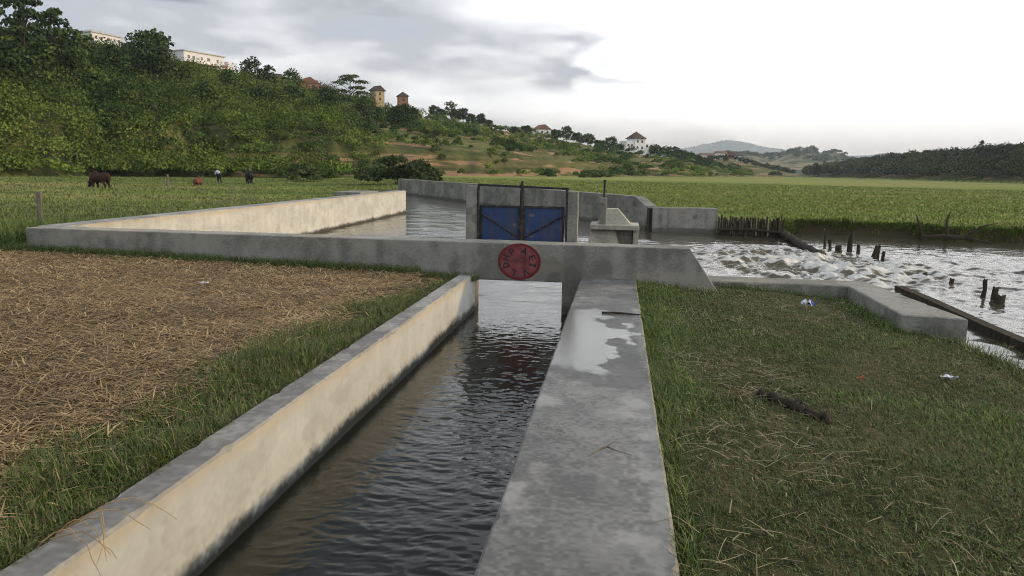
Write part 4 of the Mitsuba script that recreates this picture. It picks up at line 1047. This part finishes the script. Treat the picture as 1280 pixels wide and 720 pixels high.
def zebu(name, label, x, y, turn, hide, scale, head="graze", lying=False):
    k = thing(name, label, "cow")
    nk = {"graze": ((0.72, 0, 0.95), (1.02, 0, 0.52), (1.28, 0, 0.22)), "up": ((0.72, 0, 1.0), (1.0, 0, 1.22), (1.38, 0, 1.08))}[head]
    B = [(((-0.68, 0, 1.02), 0.27), ((-0.1, 0, 0.92), 0.35)), (((-0.1, 0, 0.92), 0.35), ((0.5, 0, 0.95), 0.32)), (((0.5, 0, 0.95), 0.31), (nk[0], 0.24)),
         (((0.42, 0, 1.22), 0.13), ((0.55, 0, 1.32), 0.12)), (((0.35, 0, 1.12), 0.2), ((0.55, 0, 1.3), 0.11)),
         ((nk[0], 0.23), (nk[1], 0.15)), ((nk[1], 0.13), (nk[2], 0.075)), (((0.7, 0, 0.85), 0.12), ((0.9, 0, 0.55 if head == "graze" else 0.8), 0.05)),
         (((-0.9, 0, 1.12), 0.06), ((-0.98, 0, 0.9), 0.03)), (((-0.98, 0, 0.9), 0.03), ((-0.97, 0, 0.42), 0.045))]
    for s in (-1, 1):
        B += [(((-0.66, s * 0.13, 0.9), 0.2), ((-0.52, s * 0.17, 0.66), 0.12)), (((-0.52, s * 0.17, 0.66), 0.11), ((-0.76, s * 0.16, 0.42), 0.06)), (((-0.76, s * 0.16, 0.42), 0.06), ((-0.70, s * 0.16, 0.06), 0.05)),
              (((0.5, s * 0.15, 0.8), 0.15), ((0.52, s * 0.17, 0.42), 0.075)), (((0.52, s * 0.17, 0.42), 0.07), ((0.50 + 0.08 * s, s * 0.17, 0.06), 0.05)),
              (((nk[1][0] + 0.02, s * 0.1, nk[1][2] + 0.04), 0.04), ((nk[1][0] - 0.03, s * 0.27, nk[1][2] + 0.04), 0.035))]
    M = trimesh.transformations.translation_matrix((x, y, gz(x, y) - (0.50 * scale if lying else 0.24))) @ trimesh.transformations.rotation_matrix(math.radians(turn), (0, 0, 1)) @ np.diag([scale, scale, scale, 1])
    put("body", flesh(B).apply_transform(M), hide, k, smooth=True)
    for s in (-1, 1):
        b = np.array(nk[1]) + [0.03, s * 0.09, 0.11]
        put("horn", tube([b, b + [-0.02, s * 0.10, 0.12], b + [0.02, s * 0.08, 0.30]], [0.03, 0.022, 0.006], 6).apply_transform(M), "horn", k)


zebu("grazing_cow", "dark brown humped cow grazing in the pasture", -38.6, 56.0, 160, "hide_brown", 1.08)
zebu("black_cow", "black cow seen end on at the foot of the wooded slope", -37.6, 78.6, 122, "hide_black", 1.12, "up")
zebu("resting_cow", "reddish brown cow lying low in the pasture", -36.8, 66.9, 100, "hide_red", 0.80, "up", True)


def person(x, y, turn):
    k = thing("person", "person in a pale shirt bending over in the pasture between the cattle", "person")
    M = trimesh.transformations.translation_matrix((x, y, gz(x, y))) @ trimesh.transformations.rotation_matrix(math.radians(turn), (0, 0, 1))
    hip, chest, neck, head = (-0.1, 0, 0.88), (0.24, 0, 1.16), (0.40, 0, 1.22), (0.54, 0, 1.25)
    B = [((hip, 0.155), ((0.05, 0, 1.02), 0.14)), (((0.05, 0, 1.02), 0.14), (chest, 0.16)), ((chest, 0.12), (neck, 0.065)), ((neck, 0.06), (head, 0.085)), (((0.50, 0, 1.27), 0.105), ((0.58, 0, 1.20), 0.075)), (((0.62, 0, 1.24), 0.02), ((0.665, 0, 1.20), 0.016))]
    for s in (-1, 1):
        sh, el, wr = (0.26, s * 0.19, 1.14), (0.34, s * 0.23, 0.86), (0.47, s * 0.16, 0.64)
        B += [((chest, 0.10), (sh, 0.08)), ((sh, 0.07), (el, 0.047)), ((el, 0.045), (wr, 0.032)), ((wr, 0.035), ((0.49, s * 0.15, 0.56), 0.04)),
              (((-0.1, s * 0.09, 0.86), 0.12), ((-0.03 + 0.06 * s, s * 0.11, 0.47), 0.072)), (((-0.03 + 0.06 * s, s * 0.11, 0.47), 0.07), ((-0.10 + 0.08 * s, s * 0.11, 0.08), 0.045)), (((-0.10 + 0.08 * s, s * 0.11, 0.05), 0.045), ((0.08 + 0.08 * s, s * 0.12, 0.03), 0.03))]
        for f in range(4):
            B.append((((0.485 + 0.012 * f, s * 0.15, 0.55), 0.012), ((0.50 + 0.014 * f, s * 0.14, 0.475 + 0.012 * abs(f - 1)), 0.009)))
        B.append((((0.47, s * 0.13, 0.58), 0.012), ((0.465, s * 0.11, 0.52), 0.01)))
    put("body", flesh(B, 0.03, 4).apply_transform(M), "skin", k, smooth=True)
    sl = [((p, r + 0.025), (q, r2 + 0.025)) for (p, r), (q, r2) in B[:2]] + [(((0.24, 0, 1.16), 0.14), ((0.33, 0, 1.19), 0.10))]
    tr_ = [(((-0.12, 0, 0.88), 0.175), ((-0.04, 0, 0.94), 0.165))]
    for s in (-1, 1):
        sl += [(((0.24, s * 0.12, 1.15), 0.125), ((0.26, s * 0.19, 1.13), 0.10)), (((0.26, s * 0.19, 1.13), 0.10), ((0.335, s * 0.23, 0.89), 0.07))]
        tr_ += [(((-0.1, s * 0.09, 0.86), 0.145), ((-0.03 + 0.06 * s, s * 0.11, 0.47), 0.10)), (((-0.03 + 0.06 * s, s * 0.11, 0.47), 0.10), ((-0.09 + 0.08 * s, s * 0.11, 0.16), 0.075))]
    put("shirt", flesh(sl, 0.04, 4).apply_transform(M), "cloth_pale", k, smooth=True)
    put("trousers", flesh(tr_, 0.04, 4).apply_transform(M), "cloth_dark", k, smooth=True)
    put("hair", flesh([(((0.47, 0, 1.30), 0.10), ((0.53, 0, 1.31), 0.09))], 0.03, 2).apply_transform(M), "hide_black", k, smooth=True)


person(-41.3, 79.4, 150)

# ------------------------------------------------------------------ air
scene["haze"] = {"type": "cube", "to_world": T().translate([0, 4900, 216]).scale([14000, 9000, 220]), "bsdf": {"type": "null"}, "interior": {"type": "ref", "id": "haze_medium"}}
labels["haze"] = {"label": "thin pale haze over the whole valley", "kind": "stuff"}
